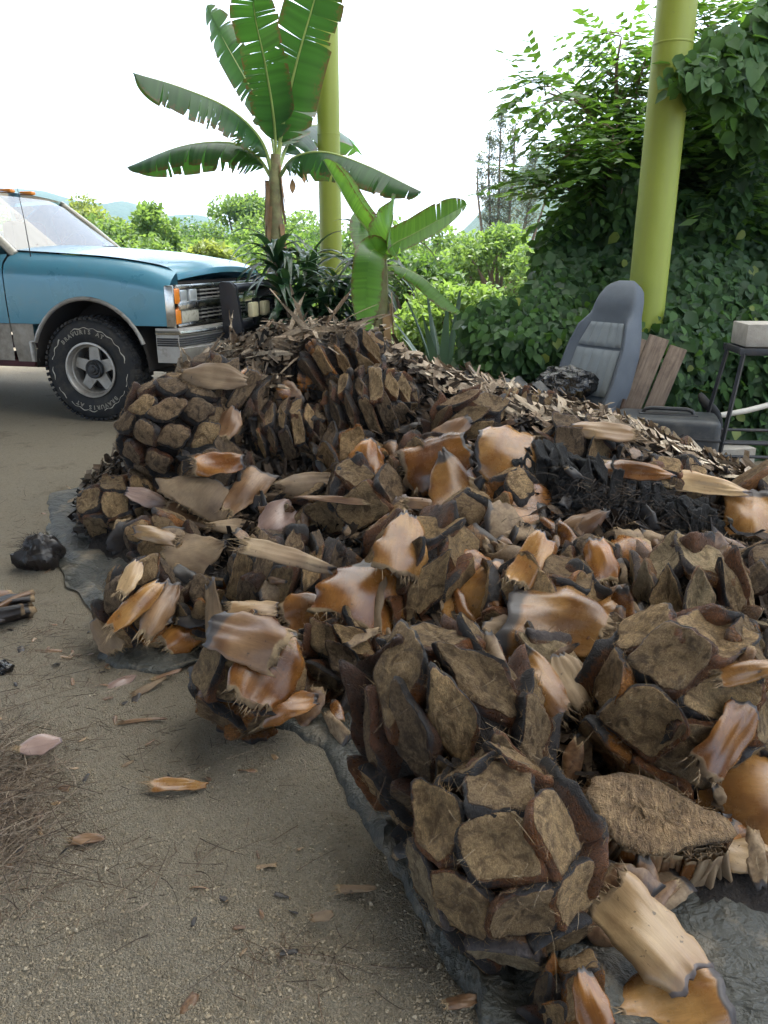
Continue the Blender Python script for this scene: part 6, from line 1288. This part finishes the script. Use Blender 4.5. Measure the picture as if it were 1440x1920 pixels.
# long dry strips standing up in tufts on the crest
TUFT = [(455, 660, 46, 'dry twisted leaf tuft sticking up in front of the bull bar', 26, .8), (560, 632, 55, 'dry leaf tuft on the highest point of the pile', 40, .35), (370, 700, 50, 'dry leaf tuft sloping down towards the truck tyre', 26, .9), (640, 640, 45, 'dry leaf tuft below the young banana stem', 26, .3), (1015, 735, 50, 'bundle of long dry strips in front of the car seat', 24, .1), (500, 720, 45, 'dark dry leaf tuft between the two ridged hearts', 22, .3)]
for (px, py, rp, lb, n, lean) in TUFT:
    p, _ = hit(px, py, .03, False); root = empty('dry_leaf_tuft', p); tag(root, lb, 'leaf tuft', 'dry leaf tufts on the crest'); s = rp * (p - CAMV).dot(IMF) / F; r = random.Random(px)
    for k in range(n):
        a = r.uniform(0, 6.28); d = Vector((math.cos(a) * .8 + lean * .7, math.sin(a) * .6, r.uniform(.15, .9))).normalized(); L = r.uniform(.5, 1.5) * s * 1.6; w_ = r.uniform(.008, .022); sd = d.cross(Vector((r.gauss(0, 1), r.gauss(0, 1), 1))).normalized(); b0 = Vector((r.gauss(0, .5), r.gauss(0, .5), 0)) * s; be = Vector((r.uniform(-1, 1), r.uniform(-1, 1), r.uniform(-1.3, .1))) * L * .35; rows = []
        for i in range(6):
            f = i / 5; c_ = b0 + d * L * f + be * f * f; tw = 2.2 * f * r.choice((-1, 1)); s2 = sd * math.cos(tw) + d.cross(sd) * math.sin(tw); wf = w_ * (1 - .75 * f ** 2); rows.append([c_ - s2 * wf, c_ + d.cross(s2) * wf * .6, c_ + s2 * wf])
        MB().grid(rows).build('dry_strip', M['scrap'], root)
# strands
def strands(spec, name, label, cat_, m='strand'):
    V = []; Fc = []; C_ = []
    for (p, d, L, w_, be, c_) in spec:
        sd = d.cross(Vector((0.3, -.8, .6))).normalized() * w_; b = len(V)
        for i in range(5):
            f = i / 4; q = p + d * L * f + be * (f * f); k = 1 - .5 * f; V += [tuple(q - sd * k), tuple(q + sd * k)]; C_ += [c_, c_]
        Fc += [(b + 2 * i, b + 2 * i + 1, b + 2 * i + 3, b + 2 * i + 2) for i in range(4)]
    o = link(name, quads_mesh(name, V, Fc, M[m], {'tone': C_})); tag(o, label, cat_, kind='stuff'); return o
r = random.Random(99); sp1 = []
while len(sp1) < 800:
    px, py = r.uniform(150, 1440), r.uniform(640, 1800)
    if not inside(np.array([px]), np.array([py]), PILE_PX)[0]: continue
    p, on = hit(px, py, .05, True, .01); d = Vector((r.gauss(0, 1), r.gauss(0, 1), r.gauss(.1, .5))).normalized(); L = r.uniform(.01, .04) * (1 if py < 1150 else .7); c_ = r.choice(((.30, .22, .13), (.22, .15, .09), (.36, .28, .18), (.12, .08, .05)))
    p = p - ray(px, py).normalized() * r.uniform(.005, .03); sp1.append((p, d, L, r.uniform(.0003, .0006), Vector((r.gauss(0, 1.3), r.gauss(0, 1.3), -.8)) * L, c_))
strands(sp1, 'agave_fibres', 'fine tan fibres hanging over the agave hearts', 'fibres')
sp4 = []
while len(sp4) < 700:                                   # burnt fibre over the charred hollow
    px, py = r.gauss(1150, 95), r.gauss(945, 32); p, on = hit(px, py, .05, True, .01); d = Vector((r.gauss(0, 1), r.gauss(0, 1), r.gauss(.3, .5))).normalized(); L = r.uniform(.02, .06); sp4.append((p - ray(px, py).normalized() * .01, d, L, r.uniform(.0008, .0022), Vector((r.gauss(0, 1), r.gauss(0, 1), -.6)) * L, r.choice(((.012, .011, .011), (.02, .016, .014), (.05, .035, .025)))))
strands(sp4, 'burnt_fibres', 'ragged burnt black fibre over the charred hollow', 'fibres')
def gz(x, y): return float(G(x, y))
sp2 = []
def gp(px, py):
    d = ray(px, py); t_ = -CAMZ / d.z; p = CAMV + d * t_; p.z = gz(p.x, p.y); return p
BROWN = ((.13, .088, .058), (.20, .15, .105), (.07, .05, .036), (.28, .22, .16))
for k in range(2400):                                   # fibre heap at the left edge
    px, py = r.gauss(0, 62), r.gauss(1520, 85); p = gp(px, py); p.z += r.uniform(0, .07) * math.exp(-((px - 10) / 90) ** 2) * (.5 + .5 * math.sin(px * .07) * math.sin(py * .05)); d = Vector((r.gauss(0, 1), r.gauss(0, 1), r.gauss(.05, .25))).normalized(); L = r.uniform(.02, .10); sp2.append((p, d, L, r.uniform(.0005, .0012), Vector((r.gauss(0, .9), r.gauss(0, .9), -.12)) * L, r.choice(BROWN)))
for k in range(900):                                    # thin scatter over the sand
    c0 = r.choice(((40, 1230, 130, 60), (300, 1450, 260, 200), (150, 1260, 120, 60), (560, 1800, 120, 60), (260, 1380, 150, 60), (60, 1000, 100, 60), (250, 1640, 150, 80), (90, 1180, 90, 40))); px, py = r.gauss(c0[0], c0[2] * .6), r.gauss(c0[1], c0[3] * .6); p = gp(px, max(py, 800)); p.z += .003
    d = Vector((r.gauss(0, 1), r.gauss(0, 1), r.gauss(0, .08))).normalized(); L = r.uniform(.015, .09); sp2.append((p, d, L, r.uniform(.0004, .0012), Vector((r.gauss(0, .4), r.gauss(0, .4), -.05)) * L, r.choice(BROWN)))
strands(sp2, 'loose_ground_fibres', 'brown plant fibres strewn and heaped on the sand at the left', 'fibres')
# pebbles: gravel grains on the sand
rs = np.random.RandomState(14); n = 85000; px = rs.uniform(-250, 1250, n); py = 830 + 1150 * rs.uniform(0, 1, n) ** .8; u = (px - 720) / F; v = (960 - py) / F; dz = -ST + v * CT; t_ = -CAMZ / dz; x = u * t_; y = (CT + v * ST) * t_
ok = ~inside(x, y, [(p[0] * .985 + .006, p[1] * .985 + .03) for p in TB]) & (vn(x * 7, y * 7, 5) + .5 * vn(x * 23, y * 23, 6) > rs.uniform(.2, 1.2, n)); x, y = x[ok], y[ok]; n = len(x)
sz = np.clip(.0013 * np.exp(rs.normal(.15, .5, n)), .0009, .006)
oc = np.array([[1, 0, 0], [-1, 0, 0], [0, 1, 0], [0, -1, 0], [0, 0, 1], [0, 0, -1.]]); V = oc[None] * rs.uniform(.55, 1.25, (n, 6, 1)) + rs.normal(0, .15, (n, 6, 3)); a = rs.uniform(0, 6.28, n); ca, sa = np.cos(a)[:, None], np.sin(a)[:, None]
V = np.stack([V[..., 0] * ca - V[..., 1] * sa, V[..., 0] * sa + V[..., 1] * ca, V[..., 2] * .7], 2) * sz[:, None, None] + np.stack([x, y, G(x, y) + sz * .3], 1)[:, None]
fc = np.array([[0, 2, 4], [2, 1, 4], [1, 3, 4], [3, 0, 4], [2, 0, 5], [1, 2, 5], [3, 1, 5], [0, 3, 5]]); Fq = (np.arange(n)[:, None, None] * 6 + fc[None]).reshape(-1, 3)
pal = np.array([(.40, .335, .235), (.32, .26, .18), (.22, .18, .13), (.48, .41, .31), (.13, .11, .09), (.36, .30, .215)]); tone = pal[rs.randint(0, 6, n)] * rs.uniform(.75, 1.2, n)[:, None]
o = link('gravel', quads_mesh('gravel', V.reshape(-1, 3), Fq, M['pebble'], {'tone': np.repeat(tone, 6, 0)})); tag(o, 'loose sandy gravel grains over the yard', 'gravel', kind='stuff')
# single pieces on the sand
def onsand(*a, **k): return loose(*a, ground=True, group='pieces lying on the sand', **k)
onsand(335, 1476, 105, 34, 5, 'leaf_caramel', 'blade', 'flat orange brown leaf piece alone in the middle of the sand', .7, .15, .1, 0, 0, .06, 0)
onsand(78, 1418, 74, 44, 40, 'leaf_mauve', 'bulb', 'pale mauve leaf piece lying on the heap of brown fibres', 1.7, .4, .1, 0, 0, .25, .05, lift=.03)
p = gp(30, 1150); root = empty('charred_leaf_bundle', p); tag(root, 'bundle of charred black and brown leaf layers at the left picture edge', 'leaf bundle'); r = random.Random(41)
for k in range(16):
    l = link('leaf_layer', r.choice(LAY), root, Vector((r.uniform(-.06, .07), r.uniform(-.05, .05), .02 + .05 * r.random()))); l.scale = (1.5, 1.7, 1.6); l.rotation_euler = (r.gauss(0, .25), r.gauss(0, .7), math.radians(-48) + r.gauss(0, .14)); setmat(l, 'leaf_char' if k % 3 else 'leaf_brown')
r = random.Random(43)
onsand(228, 1284, 60, 28, 65, 'leaf_mauve', 'spade', 'small pale leaf chip on the sand below the tarp corner', .9, .2, .1, 0, 0, .08, 0)
onsand(282, 1288, 66, 16, 62, 'leaf_dry', 'blade', 'short pale stick of leaf on the sand below the tarp', .8, .1, .1, 0, 0, .2, 0)
onsand(315, 1265, 50, 11, 50, 'leaf_brown', 'blade', 'thin brown leaf stick beside the edge of the tarp', .8, .1, .1, 0, 0, .2, 0)
onsand(218, 1215, 60, 12, 70, 'leaf_brown', 'blade', 'dark brown twig like strip at the tarp corner', .8, .1, .1, 0, 0, .3, 0)
onsand(270, 1350, 80, 9, 22, 'leaf_brown', 'blade', 'slim brown strip on the sand above the flat orange piece', .8, .3, .3, 0, 0, .2, 0)
onsand(670, 1668, 70, 18, 4, 'leaf_dry', 'blade', 'pale fibrous strip half buried in sand beside the tarp roll', .7, .1, .1, 0, 0, .1, 0)
onsand(605, 1720, 40, 22, 30, 'leaf_dry', 'spade', 'small torn pale chip on the sand near the bottom', .9, .3, .2, 0, 0, .08, 0)
onsand(165, 1575, 60, 22, 20, 'leaf_brown', 'spade', 'small brown crumpled piece on the sand right of the fibre heap', 1., .4, .3, 0, 0, .1, 0)
onsand(865, 1880, 60, 26, 20, 'leaf_brown', 'spade', 'brown leaf chip half under the tarp roll at the bottom', 1., .3, .3, 0, 0, .1, 0)
GS = [leaf_shell_mesh(1500 + k, 1., rr.uniform(.2, .5), rr.uniform(.6, 1.2), rr.uniform(.1, .6), rr.uniform(-.6, .6), .06, PR[rr.choice(list(PR))], .12, .0, 7, 5) for k in range(8)]
for k in range(95):
    c0 = r.choice(((60, 1220, 110, 60), (120, 1150, 90, 90), (60, 1500, 60, 90), (140, 1270, 130, 60), (260, 1430, 180, 120), (180, 1000, 60, 80), (500, 1700, 160, 120))); px, py = r.gauss(c0[0], c0[2] * .7), r.gauss(c0[1], c0[3] * .7); p = gp(px, max(py, 860)); o = link('leaf_chip', r.choice(GS)); s = r.uniform(.018, .05); o.scale = (s, s, s); o.rotation_euler = (r.gauss(0, .25), r.gauss(0, .25), r.uniform(0, 6.28)); o.location = p + Vector((0, 0, .004)); setmat(o, r.choice(('leaf_brown', 'leaf_dry', 'leaf_buff', 'leaf_brown', 'leaf_char')))
    tag(o, 'small leaf chip on the sand ' + ('near the charred chunk and black lump' if py < 1190 and px < 220 else 'between the tarp corner and the left edge' if py < 1350 else 'on and beside the brown fibre heap' if px < 150 else 'around the flat orange brown piece' if py < 1560 else 'in the bare area near the bottom'), 'leaf chip', 'small leaf chips scattered on the sand')
# charred fuzzy lump
p = gp(80, 1062); o = crumple('charred_lump', p + Vector((0, 0, .05)), (.085, .08, .075), M['leaf_char'], 12, 'round fuzzy charred black lump on the sand left of the tarp', 'charred lump', .5); a = o.data.attributes.new('zone', 'FLOAT_COLOR', 'POINT'); a.data.foreach_set('color', [0.] * (4 * len(o.data.vertices)))
sp3 = [(o.location + Vector((d_.x * .075, d_.y * .07, d_.z * .065)), (d_ + Vector((r.gauss(0, .6), r.gauss(0, .6), r.gauss(0, .6)))).normalized(), r.uniform(.015, .05), .0009, Vector((0, 0, -.01)), (.014, .012, .012)) for d_ in [Vector((r.gauss(0, 1), r.gauss(0, 1), abs(r.gauss(0, 1)))).normalized() for _ in range(420)]]
f_ = strands(sp3, 'fuzz', None, None); f_.parent = o; f_.location = -o.location
p = gp(6, 1265); o = crumple('charcoal_piece', p + Vector((0, 0, .015)), (.03, .028, .022), M['bag'], 15, 'small grey black charcoal piece at the left edge', 'charcoal', .4)
# ------------------------------------------------------------------ air
t = NT('haze'); v = t.n('ShaderNodeVolumePrincipled'); v.inputs['Color'].default_value = (.36, .62, 1., 1); v.inputs['Density'].default_value = .0006; v.inputs['Anisotropy'].default_value = .2
t.l(v.outputs[0], t.o.inputs['Volume']); M['haze'] = t.m
hz = MB().box((0, 0, 148), (2600, 2600, 300)).build('haze', M['haze'], smooth=False); tag(hz, 'pale bluish haze in the air', kind='stuff')
